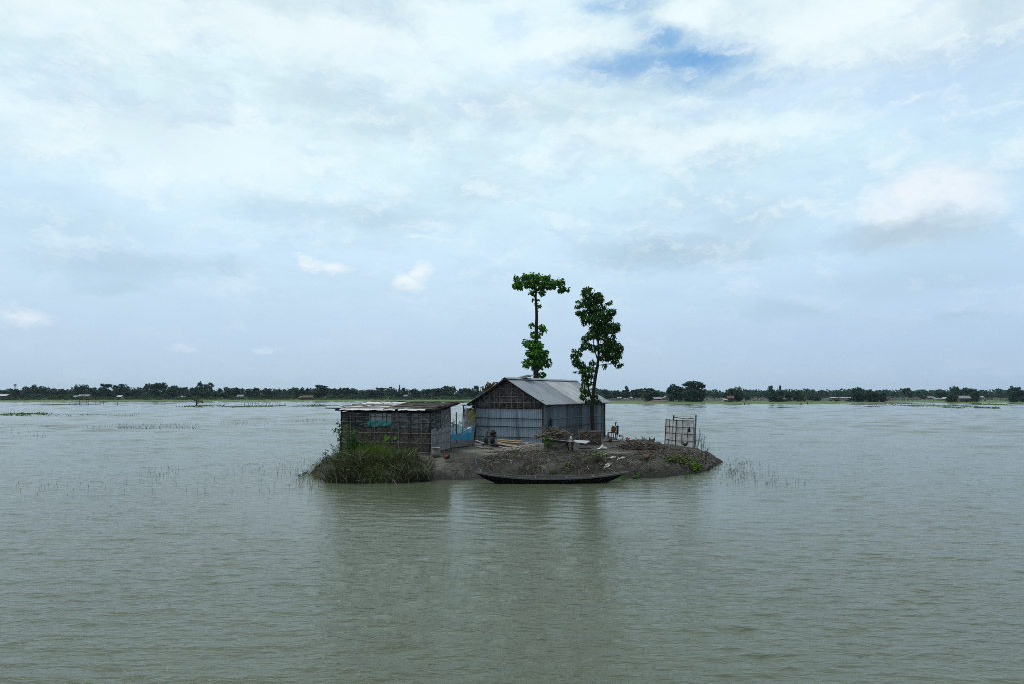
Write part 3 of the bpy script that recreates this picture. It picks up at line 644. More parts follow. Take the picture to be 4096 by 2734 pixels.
# ------------------------------------------------------------------ the bamboo shed
SZ = 0.84
S0 = G(1719, 1811, SZ); sy = math.radians(15.5)
sv = np.array((math.sin(sy), math.cos(sy), 0)); su = np.array((-math.cos(sy), math.sin(sy), 0))
SW = along(S0, su, 1370); SD = along(S0, sv, 1799)
STF = P(1719, 1648, S0[1])[2]; STB = STF + .18
def sp_(u, v, z): return np.array((*(S0 + su * u + sv * v)[:2], z))
def build_shed():
    shed = thing('bamboo_shed', 'low shed of woven bamboo patched with plastic sheets, under a flat bamboo roof', 'shed', sp_(SW / 2, SD / 2, SZ))
    def wall(a, b_, z0, zt0, zt1, name, mt):
        b = MB(); t = np.linspace(0, 1, 14); g = []
        for q in t:
            p = a + (b_ - a) * q; zt = zt0 + (zt1 - zt0) * q
            g.append(np.stack([np.array((p[0], p[1], z0 + (zt - z0) * r)) for r in np.linspace(0, 1, 6)]))
        g = np.stack(g); g[..., :2] += RS.normal(0, .006, g.shape[:2] + (1,)); b.grid(g, back=.025); return b.build(name, mt, shed)
    wall(sp_(0, 0, 0), sp_(SW, 0, 0), SZ - .2, STF, STF, 'front_wall', mat['woven_dark'])
    wall(sp_(0, SD, 0), sp_(0, 0, 0), SZ - .15, STB, STF, 'side_wall', mat['woven_dark'])
    wall(sp_(SW, 0, 0), sp_(SW, SD, 0), SZ - .2, STF, STB, 'side_wall', mat['woven_dark'])
    wall(sp_(SW, SD, 0), sp_(0, SD, 0), SZ - .2, STB, STB, 'back_wall', mat['woven_dark'])
    WH = STF - SZ
    def sheet(org, ax, u0, u1, z0, z1, name, mt, off, wav=.02, drop=0.0):
        b = MB(); n = max(8, int(abs(u1 - u0) / .06)); g = []; ph = RS.rand() * 6
        for u in np.linspace(u0, u1, n):
            bot = z0 + .035 * math.sin(u * 5 + ph) + .02 * math.sin(u * 13) + drop * (u - u0); tp = z1 + .012 * math.sin(u * 7 + ph); row = []
            for r in np.linspace(0, 1, 9):
                z = bot + (tp - bot) * r
                p = org + ax * u + off * (.03 + wav * (.5 + .5 * math.sin(u * 9 + 4 * r + ph) * math.sin(z * 11 + u * 3)))
                row.append((p[0], p[1], z))
            g.append(row)
        b.grid(np.array(g)); return b.build(name, mt, shed)
    fo = -sv; so = -su
    sheet(sp_(0, 0, 0), su, SW * .68, SW - .03, SZ + WH * .60, SZ + WH * .985, 'plastic_sheet', mat['black_plastic'], fo)
    sheet(sp_(0, 0, 0), su, SW * .42, SW * .69, SZ + WH * .69, SZ + WH * .97, 'plastic_sheet', mat['pale_plastic'], fo, .02)['label'] = 'pale translucent plastic sheet'
    sheet(sp_(0, 0, 0), su, SW * .425, SW * .695, SZ + WH * .655, SZ + WH * .79, 'plastic_sheet', mat['teal_plastic'], fo * 1.9, .03)['label'] = 'teal green strip of plastic'
    sheet(sp_(0, 0, 0), su, .02, SW * .43, SZ + WH * .62, SZ + WH * .985, 'plastic_sheet', mat['grey_plastic'], fo)
    sheet(sp_(0, 0, 0), sv, .05, SD - .03, SZ + .02, SZ + WH * .60, 'plastic_sheet', mat['white_sheet'], so)['label'] = 'dirty white sheet on the end wall'
    sheet(sp_(0, 0, 0), sv, SD * .5, SD - .02, SZ + WH * .58, STB - .08, 'plastic_sheet', mat['grey_plastic'], so)
    sheet(sp_(0, 0, 0), sv, .03, SD * .6, SZ + WH * .55, STF - .06, 'plastic_sheet', mat['black_plastic'], so)
    # bamboo lattice
    for r in (.0, .235, .47, .74, .88):
        b = MB(); b.bar(sp_(-.04, -.07, SZ + WH * r + .03), sp_(SW + .03, -.07, SZ + WH * (r + .02)), .020, 6, wob=.008, seg=9); b.build('rail', mat['bamboo_grey'], shed)
    for i, u in enumerate(np.linspace(.28, SW - .25, 14)):
        u += RS.normal(0, .06); z0 = SZ + WH * random.choice((-.02, -.02, .23, .0)); b = MB(); b.bar(sp_(u, -.085, z0), sp_(u + RS.normal(0, .025), -.085, STF - .03), .014 + .006 * (i % 4 == 0), 5, wob=.006); b.build('upright', mat['wood'] if i % 4 else mat['bamboo_grey'], shed)
    for r in (.03, .22, .45, .68, .9):
        b = MB(); b.bar(sp_(-.07, -.03, SZ + WH * r), sp_(-.07, SD, SZ + WH * r + .1 * r), .014, 6, wob=.006); b.build('rail', mat['bamboo_grey'], shed)
    for v in (.3, .62, .95, 1.3, 1.65, 2.0, 2.3):
        if v < SD: b = MB(); b.bar(sp_(-.085, v, SZ), sp_(-.085, v, STF + .1), .011, 5, wob=.006); b.build('upright', mat['bamboo_grey'], shed)
    for (u, v, t) in ((0, 0, STF), (SW, 0, STF), (0, SD, STB), (SW, SD, STB)):
        b = MB(); b.bar(sp_(u, v, SZ - .25), sp_(u + (.06 if u else 0), v, t + .06), .045, 7, wob=.008); b.build('post', mat['dark_wood'], shed)
    b = MB(); b.bar(sp_(.3, -.1, SZ + WH * .26), sp_(-.15, -.12, STF - .02), .008, 5); b.build('rope', mat['bamboo'], shed)
    # roof: thatch deck, plastic sheets over it, bamboo poles to hold them down
    ra, rb = -.30, SD + .32
    def rz(v): return STF + .13 + (STB + .26 - STF - .13) * (v - ra) / (rb - ra)
    b = MB(); n, m = 40, 12; g = []
    for u in np.linspace(-.42, SW + .28, n):
        g.append([sp_(u, v + (.03 * math.sin(u * 9) if v == ra else 0), rz(v) + RS.normal(0, .008)) for v in np.linspace(ra + .04, rb, m)])
    b.grid(np.array(g)[::-1], back=.07); rf = b.build('roof', M('thatch', (0.030, 0.027, 0.024), (0.012, 0.011, 0.010), 7, .95, .8, 22, spec=.02), shed)
    def rsheet(u0, u1, v0, v1, mt):
        b = MB(); g = []
        for u in np.linspace(u0, u1, 30):
            g.append([sp_(u, v - .02 * abs(math.sin(u * 4)) * (v == v0), rz(v) + .035 + .012 * math.sin(u * 8 + v * 5) + RS.normal(0, .005) - (.05 * (v == v0))) for v in np.linspace(v0, v1, 9)])
        b.grid(np.array(g)); return b.build('roof_sheet', mt, rf)
    rsheet(SW * .52, SW + .05, ra + .55, rb - .15, mat['roof_plastic'])
    rsheet(SW * .50, SW * 1.0, ra - .03, ra + .36, mat['roof_plastic']); rsheet(SW * .36, SW * .49, ra - .06, ra + .40, mat['pale_plastic']); rsheet(SW * .03, SW * .33, ra + .0, ra + .25, mat['roof_plastic']); rsheet(SW * .2, SW * .45, ra + .5, ra + .85, mat['pale_plastic'])
    rsheet(-.2, SW * .5, ra + .5, rb - .2, M('roof_tarp', (.02, .02, .021), (.05, .05, .052), 5, .95, .8, 9, spec=.02, c3=(.20, .205, .21), c3s=4, c3lo=.57, c3hi=.63))
    for (u0, v0, u1, v1, r, dz) in ((-.25, ra + .42, SW + .95, ra + .30, .034, .085), (-.45, ra + .95, SW + .3, ra + .85, .03, .08), (-.55, ra + 1.35, SW + .1, ra + 1.42, .024, .08),
                                   (-.95, rb - .1, SW - .02, rb - .06, .032, .07), (-1.0, rb - .32, SW * .5, rb - .3, .026, .07), (-.2, ra + .1, SW + .35, ra + .12, .022, .06), (-.6, ra + 1.9, SW * .9, ra + 1.85, .022, .075)):
        b = MB(); b.bar(sp_(u0, v0, rz(v0) + dz), sp_(u1, v1, rz(v1) + dz - (.05 if u1 > SW + .8 else 0)), r, 7, wob=.012, seg=9, taper=.8); b.build('roof_pole', mat['roof_bamboo'], rf)
    for k in range(16):
        u = RS.uniform(-.3, SW); v = RS.uniform(ra + .2, rb); b = MB(); b.bar(sp_(u, v, rz(v) + .06), sp_(u + RS.uniform(.3, 1.0), min(rb, v + RS.normal(0, .3)), rz(v) + .075), .012, 5, wob=.01); b.build('roof_slat', mat['dark_wood'], rf)
    # loose pole lying across the roof, and two canes behind it
    b = MB(); b.bar(P(1537, 1632, S0[1] + .35), P(1636, 1604, S0[1] + 2.2), .035, 7, wob=.01); tag(b.build('bamboo_pole', mat['bamboo']), 'short bamboo pole lying slantwise across the shed roof', 'pole')
    for a, c, lab in (((1480, 1591), (1560, 1612), 'thin brown cane sticking up behind the shed roof, the lower of two'), ((1530, 1588), (1588, 1610), 'thin dark cane sticking up behind the shed roof, the steeper of two')):
        b = MB(); b.bar(P(*a, S0[1] + 3.2), P(c[0], c[1] + 8, S0[1] + 2.75), .014, 5); tag(b.build('cane', mat['twig']), lab, 'cane')
build_shed()

# ------------------------------------------------------------------ trees on the island
def cluster_leaves(b, clusters, D, leaf_len, leaf_wid, cover, droop, zx=3.2, ox=2000, oy=1050, depth=1.0, centres=None):
    mpp = D / F
    for (x, y, rx, ry) in clusters:
        fx, fy = ox + x / zx, oy + y / zx; Rx, Rz = rx / zx * mpp, ry / zx * mpp
        c = P(fx, fy, D) + np.array((0, RS.normal(0, .35 * Rx), 0)); Ry = max(Rx, Rz) * depth
        if centres is not None: centres.append(c)
        n = max(6, int(cover * math.pi * Rx * Rz / (leaf_len * leaf_wid * .6)))
        d = nrm(RS.normal(0, 1, (n, 3))); rad = RS.uniform(.35, 1, n)[:, None] ** .6
        p = c + d * rad * np.array((Rx, Ry, Rz)) * .92
        dr = d * np.array((1, 1, .4)) * .8 + RS.normal(0, .45, (n, 3)); dr[:, 2] -= droop
        up = d * .5 + RS.normal(0, .4, (n, 3)); up[:, 2] += 1.0
        s = RS.uniform(.7, 1.2, n)
        b.leaves(p, dr, up, leaf_len * s, leaf_wid * s)
def branches(b, trunk_pts, centres, r=.03):
    tp = np.asarray(trunk_pts)
    for c in centres:
        d = np.linalg.norm(tp - c, axis=1) + np.where(tp[:, 2] > c[2], 3.0, 0) * .6; k = int(np.argmin(d)); a = tp[k]
        mid = (a + c) / 2 + np.array((0, 0, .12 * np.linalg.norm(c - a)))
        t = np.linspace(0, 1, 6)[:, None]; q = (1 - t) ** 2 * a + 2 * t * (1 - t) * mid + t * t * c
        b.tube(q, np.linspace(r, r * .25, 6), 5)
def build_tall_tree():
    D = 49.5; z4 = lambda x, y: P(2000 + x / 3.2, 1050 + y / 3.2, D)
    pts = [z4(462, 1560), z4(460, 1400), z4(455, 1240), z4(462, 1100), z4(466, 950), z4(465, 830), z4(470, 700), z4(465, 560), z4(456, 450), z4(462, 370), z4(460, 290), z4(450, 200)]
    base = on(pts[0][0], D); base[2] -= .1
    t = thing('tall_tree', 'tall bare-stemmed tree with a flat mushroom top behind the tin house', 'tree', base)
    cl = [(205, 195, 26, 34), (195, 290, 34, 40), (265, 290, 70, 55), (330, 175, 50, 46), (420, 180, 75, 52), (395, 270, 90, 62), (510, 220, 100, 70), (600, 200, 55, 45), (630, 285, 100, 66),
          (735, 250, 75, 50), (785, 250, 36, 40), (790, 335, 50, 55), (855, 335, 30, 34), (545, 375, 38, 46), (415, 385, 40, 32), (480, 305, 100, 55), (250, 220, 60, 40),
          (485, 478, 16, 12), (505, 550, 26, 25), (432, 472, 12, 10), (412, 805, 26, 40), (535, 825, 50, 44), (555, 875, 36, 30), (430, 915, 40, 50), (500, 925, 26, 38),
          (345, 1020, 48, 48), (420, 1040, 80, 60), (510, 1050, 40, 60), (395, 1150, 70, 52), (480, 1150, 110, 70), (570, 1150, 46, 58), (335, 1275, 48, 62), (420, 1250, 80, 60), (520, 1250, 100, 76), (615, 1265, 42, 58), (480, 1320, 80, 38), (535, 1420, 44, 42), (510, 1490, 26, 20)]
    cs = []; b = MB(); cluster_leaves(b, cl, D, .235, .165, 5.2, .75, centres=cs); b.build('crown', mat['leaf_broad'], t)
    b = MB(); allp = np.array([base] + pts)
    b.tube(allp, np.array([.24, .21, .195, .18, .165, .145, .125, .11, .10, .085, .07, .05, .03]), 9)
    for k in range(16):
        i = RS.randint(5, 9); q = allp[i] + (allp[i + 1] - allp[i]) * RS.rand(); d = nrm((RS.normal(), RS.normal(), .3)); b.bar(q, q + d * .2, .03, 5, taper=.6)
    fine = np.vstack([allp[i] + (allp[i + 1] - allp[i]) * s for i in range(len(allp) - 1) for s in (0, .33, .66)]); branches(b, fine[4:], cs, .03)
    b.build('trunk', mat['bark'], t)
build_tall_tree()
def build_right_tree():
    D = 42.6; z4 = lambda x, y: P(2000 + x / 3.2, 1050 + y / 3.2, D)
    base = on(*P(2373, 1745, D)[:2]); base[2] -= .1
    t = thing('leafy_tree', 'slender leafy tree with a forked trunk in front of the tin house side wall', 'tree', base)
    cl = [(1115, 345, 60, 46), (1100, 400, 65, 55), (1235, 415, 90, 46), (1165, 480, 130, 60), (1275, 470, 60, 70), (1390, 515, 45, 26), (1000, 500, 32, 20), (1000, 560, 40, 26), (1090, 540, 70, 40), (1230, 570, 130, 60), (1010, 640, 42, 36),
          (1110, 640, 110, 60), (1280, 640, 120, 70), (1430, 630, 60, 50), (1120, 720, 100, 50), (1250, 730, 160, 80), (1370, 700, 80, 60), (1080, 770, 36, 28), (1460, 810, 70, 60), (1330, 820, 120, 80), (1220, 850, 80, 70), (1400, 870, 90, 50), (1500, 850, 36, 40),
          (1090, 970, 56, 46), (1170, 930, 80, 60), (1290, 930, 110, 60), (1100, 1050, 70, 50), (1400, 1010, 80, 60), (1480, 1060, 90, 70), (1330, 1080, 110, 80), (1430, 1150, 110, 70), (1540, 1090, 40, 60), (1350, 1200, 90, 50), (1470, 1240, 50, 50), (1520, 1170, 45, 45), (1190, 1080, 36, 60),
          (1500, 1310, 34, 30), (1555, 1290, 24, 16), (1455, 940, 30, 34), (1180, 1270, 38, 34), (1340, 1310, 22, 36),
          (945, 1110, 24, 30), (940, 1190, 34, 50), (1000, 1150, 50, 50), (1040, 1090, 36, 30), (980, 1260, 60, 60), (1040, 1300, 60, 60), (960, 1385, 20, 12), (1060, 1390, 50, 56), (1175, 1350, 42, 44), (1110, 1350, 46, 40), (1090, 1460, 52, 50), (1160, 1440, 34, 50), (1080, 1540, 40, 40), (1150, 1530, 30, 40),
          (1060, 1610, 36, 40), (1120, 1650, 34, 50), (1060, 1700, 40, 44), (1130, 1760, 36, 30), (1210, 1700, 40, 60), (1240, 1760, 36, 30), (1270, 1770, 26, 22)]
    cs = []; b = MB(); cluster_leaves(b, cl, D, .18, .068, 4.0, .95, centres=cs, depth=.9); b.build('crown', mat['leaf_dark'], t)
    b = MB()
    q = lambda x, y: P(1750 + x / 3.356, 1460 + y / 3.356, D)
    main = [base, q(2090, 900), q(2082, 760), q(2076, 600), q(2078, 480), q(2090, 400), q(2105, 260), q(2125, 120), q(2150, 0), z4(1250, 1280), z4(1262, 1200), z4(1262, 1080), z4(1250, 960), z4(1230, 820), z4(1200, 650), z4(1160, 480), z4(1120, 350)]
    b.tube(main, np.array([.16, .145, .13, .125, .13, .11, .105, .10, .095, .09, .08, .065, .055, .045, .035, .025, .015]), 9)
    l = [q(2078, 480), q(2050, 400), q(2020, 280), q(1985, 150), q(1930, 20), z4(1050, 1400), z4(1000, 1240)]; b.tube(l, np.linspace(.075, .02, 7), 7)
    r2 = [z4(1250, 1240), z4(1300, 1180), z4(1370, 1120), z4(1450, 1080)]; b.tube(r2, np.linspace(.06, .015, 4), 6)
    l2 = [z4(1250, 1240), z4(1215, 1120), z4(1195, 1000), z4(1160, 860)]; b.tube(l2, np.linspace(.05, .015, 4), 6)
    m = np.array(main + l + r2 + l2); branches(b, m[6:], cs, .018)
    b.build('trunk', mat['bark'], t)
build_right_tree()
def build_back_shrubs():
    D = 47.0; base = on(*P(1925, 1700, D)[:2])
    t = thing('mango_sapling', 'young tree with reddish new leaves peeping over the tin house roof', 'tree', base)
    b = MB(); cs = []; cluster_leaves(b, [(640, 290, 45, 30), (700, 255, 50, 40), (770, 235, 40, 30), (680, 310, 50, 24), (740, 290, 50, 30), (875, 185, 14, 10)], D, .24, .065, 2.6, .6, zx=3.356, ox=1750, oy=1460, centres=cs); b.build('crown', mat['leaf_red'], t)
    b = MB(); top = P(1960, 1545, D); b.tube([base, base * .5 + top * .5, top], [.07, .05, .03], 6); branches(b, [base, base * .6 + top * .4, top * .7 + base * .3], cs, .015); b.build('trunk', mat['bark'], t)
    D = 41.6; base = on(*P(1893, 1700, D)[:2]); t = thing('climbing_vine', 'green leafy climber hanging at the left corner of the tin house', 'plant', base)
    b = MB(); cs = []; cluster_leaves(b, [(745, 200, 26, 40), (740, 270, 34, 36), (752, 330, 28, 30), (760, 380, 16, 30)], D, .16, .10, 2.2, .8, zx=6.535, ox=1780, oy=1580, centres=cs); b.build('foliage', mat['leaf_weed'], t)
    b = MB(); b.tube([base, P(1896, 1650, D), P(1893, 1612, D)], .012, 5); branches(b, [P(1895, 1660, D), P(1893, 1620, D)], cs, .008); b.build('stem', mat['stem'], t)
build_back_shrubs()

# ------------------------------------------------------------------ canvas shelter, nets and props between shed and house
def build_yard():
    D = 40.2; z7 = lambda x, y, d=0.0: P(1780 + x / 6.535, 1580 + y / 6.535, D + d)
    root = on(*z7(620, 1000)[:2]); t = thing('tarpaulin_shelter', 'open shelter screened with a white tarpaulin with yellow stripes', 'shelter', root)
    g = []
    n = 26
    for i in range(n):
        x = 488 + (800 - 488) * i / (n - 1); row = []
        for r in np.linspace(0, 1, 14):
            y = 335 + 20 * math.sin(i * .35) + (830 - 335) * r; p = z7(x, y, .05 * math.sin(i * .9 + r * 3) + .03 * math.sin(r * 14 + i * .5)); row.append(p)
        g.append(row)
    b = MB(); g = np.array(g); b.grid(g)
    f = b.F[0]; col = (f[:, 0] // 14); rw = f[:, 0] % 14; b.mi[0] = np.where((((col + rw * .28 > 12.2) & (col + rw * .28 < 15)) | ((col + rw * .28 > 17) & (col + rw * .28 < 19.5)) | (col + rw * .28 > 22)) & (rw < 9), 1, 0)
    b.build('tarpaulin', [mat['tarp_white'], mat['tarp_yellow']], t)
    for x, x2 in ((484, 440), (800, 800)):
        b = MB(); e = z7(x2, 950); e = on(e[0], e[1], -.1); b.bar(z7(x, 262), e, .035, 6, wob=.01); b.build('post', mat['wood'], t)
    b = MB(); b.bar(z7(480, 690, -.06), z7(800, 692, -.06), .012, 5, wob=.008); b.build('rail', mat['bamboo'], t)
    b = MB(); g = np.array([[z7(x, 262 - 6 * k, 1.6 * k) + np.array((0, 0, .02 * math.sin(x * .1))) for x in np.linspace(448, 830, 10)] for k in (0, .5, 1)]); b.grid(g, back=.05); b.build('roof', mat['dark_wood'], t)
    b = MB(); b.bar(z7(490, 325, -.05), z7(800, 370, -.05), .03, 6, wob=.02); b.build('roof_pole', mat['dark_wood'], t)
    # net fence
    A = sp_(-.02, SD, 0); B = G(1893, 1781, .86)
    nf = thing('net_fence', 'blue fishing net strung between the shed and the tin house', 'fence', on(*((A + B) / 2)[:2]))
    def net(pl, zt, zb, mt, nm):
        g = []
        for i, p in enumerate(pl):
            s = i / (len(pl) - 1)
            g.append([(p[0] + .02 * math.sin(i * 1.3 + r * 4), p[1] + .03 * math.sin(i * .8 + 3 * r), zb(p) + (zt(s) - zb(p)) * r) for r in np.linspace(0, 1, 7)])
        b = MB(); b.grid(np.array(g)); return b.build(nm, mt, nf)
    pl = [A + (B - A) * s for s in np.linspace(0, 1, 24)]
    zA = P(1800, 1737, A[1])[2]; zB = P(1897, 1702, B[1])[2]; gz = lambda p: float(ground_z(p[0], p[1]))
    top = lambda s: zA + (zB - zA) * s - .10 * math.sin(s * math.pi)
    zm = P(1800, 1758, A[1])[2]; zmB = P(1897, 1758, B[1])[2]
    net(pl, lambda s: zm + (zmB - zm) * s, gz, mat['net_grey'], 'lower_net'); net(pl, top, lambda p: zm + (zmB - zm) * ((p[0] - A[0]) / (B[0] - A[0])) + .004, mat['net_blue'], 'upper_net')
    b = MB(); b.tube([np.array((p[0], p[1] - .02, top(i / 23) + .005)) for i, p in enumerate(pl)], .009, 5); b.build('head_rope', mat['rope_blue'], nf)
    b = MB(); b.tube([np.array((p[0], p[1] - .02, gz(p) + .03)) for p in pl], .022, 5); b.build('foot_rope', mat['dark_wood'], nf)
    b = MB(); b.tube([P(1834, 1731, 35.0), P(1838, 1748, 34.9), P(1847, 1766, 34.8), P(1859, 1780, 34.7)], .008, 5); b.build('stay_rope', mat['rope_blue'], nf)
    D2 = 38.6; c = P(1826, 1692, D2); l = P(1796, 1708, D2); r = P(1882, 1716, D2)
    nb = thing('net_screen', 'pale blue net hung from a dark pole behind the net fence', 'net', on(c[0], D2))
    g = [[(p[0], p[1] + .04 * math.sin(i), float(ground_z(p[0], p[1])) + (p[2] - float(ground_z(p[0], p[1]))) * q) for q in np.linspace(.2, 1, 6)] for i, p in enumerate([l, l * .5 + c * .5, c, c * .6 + r * .4, r])]
    b = MB(); b.grid(np.array(g)); b.build('net', mat['net_blue'], nb)
    b = MB(); b.bar(on(c[0], D2 - .03, -.1), P(1825, 1645, D2 - .03), .035, 6); b.build('pole', mat['dark_wood'], nb)
    # bush behind the net
    D3 = 43; base = on(*P(1808, 1720, D3)[:2]); bu = thing('bush', 'loose green bush behind the blue net', 'bush', base)
    b = MB(); cs = []; cluster_leaves(b, [(190, 690, 50, 60), (170, 780, 50, 50), (240, 760, 40, 50), (270, 660, 30, 30), (400, 690, 36, 40), (390, 740, 40, 30)], D3, .13, .05, 1.5, .3, zx=6.535, ox=1780, oy=1580, centres=cs); b.build('foliage', mat['leaf_lime'], bu)
    b = MB(); branches(b, [base, base + UP * .2], cs, .012); b.build('stem', mat['stem'], bu)
    # leaning plank
    a = G(1880, 1785, .84); e = hp(GW + .02, -.10, P(1899, 1700, hp(GW, -.1, 0)[1])[2]); b = MB(); ax0 = nrm(e - a); ax1 = nrm(np.cross(ax0, (0, 1, 0))); ax2 = np.cross(ax0, ax1)
    b.box((a + e) / 2, (np.linalg.norm(e - a) + .1, .20, .06), np.array([ax0, ax1, ax2])); tag(b.build('plank', mat['dark_wood'], smooth=False), 'dark plank leaning on the left corner of the tin house', 'plank')
build_yard()

# ------------------------------------------------------------------ engine, bamboo pile, bricks and stones by the gable
def z2(x, y, D): return P(1880 + x / 7.83, 1680 + y / 7.83, D)
def build_engine():
    D = 36.6; mpp = D / F / 7.83
    c = z2(660, 760, D); gz = float(ground_z(c[0], c[1])); t = thing('pump_engine', 'rusty single cylinder diesel engine on a wooden skid in front of the gable', 'engine', (c[0], c[1], gz))
    def disc(x, y, rx, ry, th, mt, nm, yaw_):
        b = MB(); cc = z2(x, y, D - .14); ax = np.array((math.cos(yaw_), math.sin(yaw_), 0)); r = ry * mpp
        prof = [(-th, r * .35), (-th, r * .92), (-th * .6, r), (th * .6, r), (th, r * .92), (th, r * .75), (th * .35, r * .68), (th * .35, r * .25), (th * .9, r * .2), (th * .9, .01)]
        b.tube([cc + ax * q[0] for q in prof], [q[1] for q in prof], 20); return b.build(nm, mt, t)
    disc(608, 615, 50, 115, .05, mat['rust'], 'flywheel', .6); disc(800, 610, 55, 112, .055, mat['rust'], 'flywheel', .6)
    b = MB(); b.box(z2(700, 600, D), (.20, .30, .36)); b.tube([z2(705, 640, D - .1), z2(705, 640, D + .2)], .13, 14); b.box(z2(700, 740, D), (.34, .34, .06)); b.build('crankcase', mat['engine_black'], t)
    b = MB(); b.tube([z2(725, 560, D), z2(725, 480, D), z2(722, 420, D)], [.10, .115, .11], 12)
    for y in (550, 525, 500, 475, 450): b.tube([z2(725, y, D) - UP * .006, z2(725, y, D) + UP * .006], .135, 12)
    b.build('cylinder', mat['engine_black'], t)
    b = MB(); p = z2(725, 375, D); ax = np.array([(1, 0, .12), (0, 1, 0), (-.12, 0, 1.0)]); b.box(p, (.24, .22, .16), ax); b.tube([p + UP * .09 - np.array((.12, 0, 0)), p + UP * .11 + np.array((.10, 0, 0))], .05, 10); b.build('fuel_tank', mat['engine_black'], t)
    b = MB(); b.tube([z2(650, 500, D - .05), z2(630, 420, D - .05), z2(650, 350, D - .05), z2(700, 318, D - .05)], .022, 8); b.tube([z2(800, 350, D), z2(815, 430, D), z2(800, 510, D)], .018, 8); b.build('fuel_pipe', mat['engine_black'], t)
    b = MB(); b.tube([z2(500, 610, D - .14), z2(500, 610, D + .14)], .115, 16); b.tube([z2(500, 610, D - .16), z2(500, 610, D - .12)], [.05, .09], 12); b.box(z2(500, 700, D), (.2, .26, .1)); b.build('pump_casing', mat['engine_black'], t)
    b = MB(); b.tube([z2(480, 520, D), z2(468, 470, D), z2(472, 420, D), z2(492, 360, D), z2(525, 305, D), z2(568, 262, D)], [.045, .04, .042, .042, .038, .03], 10); b.build('outlet_pipe', mat['bamboo_grey'], t)
    b = MB(); b.bar(z2(380, 735, D - .15), z2(950, 765, D - .15), .04, 4); b.bar(z2(400, 725, D + .18), z2(930, 750, D + .18), .04, 4); b.box(z2(540, 735, D), (.1, .5, .05)); b.box(z2(800, 750, D), (.1, .5, .05)); b.build('skid', mat['wood'], t, False)
    for x, y in ((430, 770), (880, 775)):
        for d in (-.15, .18): q = z2(x, y, D + d); b = MB(); b.bar(q, np.array((q[0], q[1], float(ground_z(q[0], q[1])) - .03)), .035, 5); b.build('skid_leg', mat['dark_wood'], t)
build_engine()
def bamboo_pole(a, c, r, mt, label, group=None, nodes=True):
    b = MB(); n = 13; L_ = np.linalg.norm(c - a); t = np.linspace(0, 1, n)
    k = max(2, int(L_ / .35)); pts = []; rr = []
    for i in range(k + 1):
        s = i / k
        for ds, f in ((-.012, 1), (0, 1.14), (.012, 1)):
            q = min(1, max(0, s + ds / L_ * 2)); pts.append(a + (c - a) * q + UP * (-.02 * math.sin(q * math.pi))); rr.append(r * f * (1 - .15 * q))
    keep = [0] + [i for i in range(1, len(pts)) if np.linalg.norm(pts[i] - pts[i - 1]) > 1e-4]
    b.tube(np.array([pts[i] for i in keep]), [rr[i] for i in keep], 8); return tag(b.build('bamboo_pole', mt), label, 'pole', group)
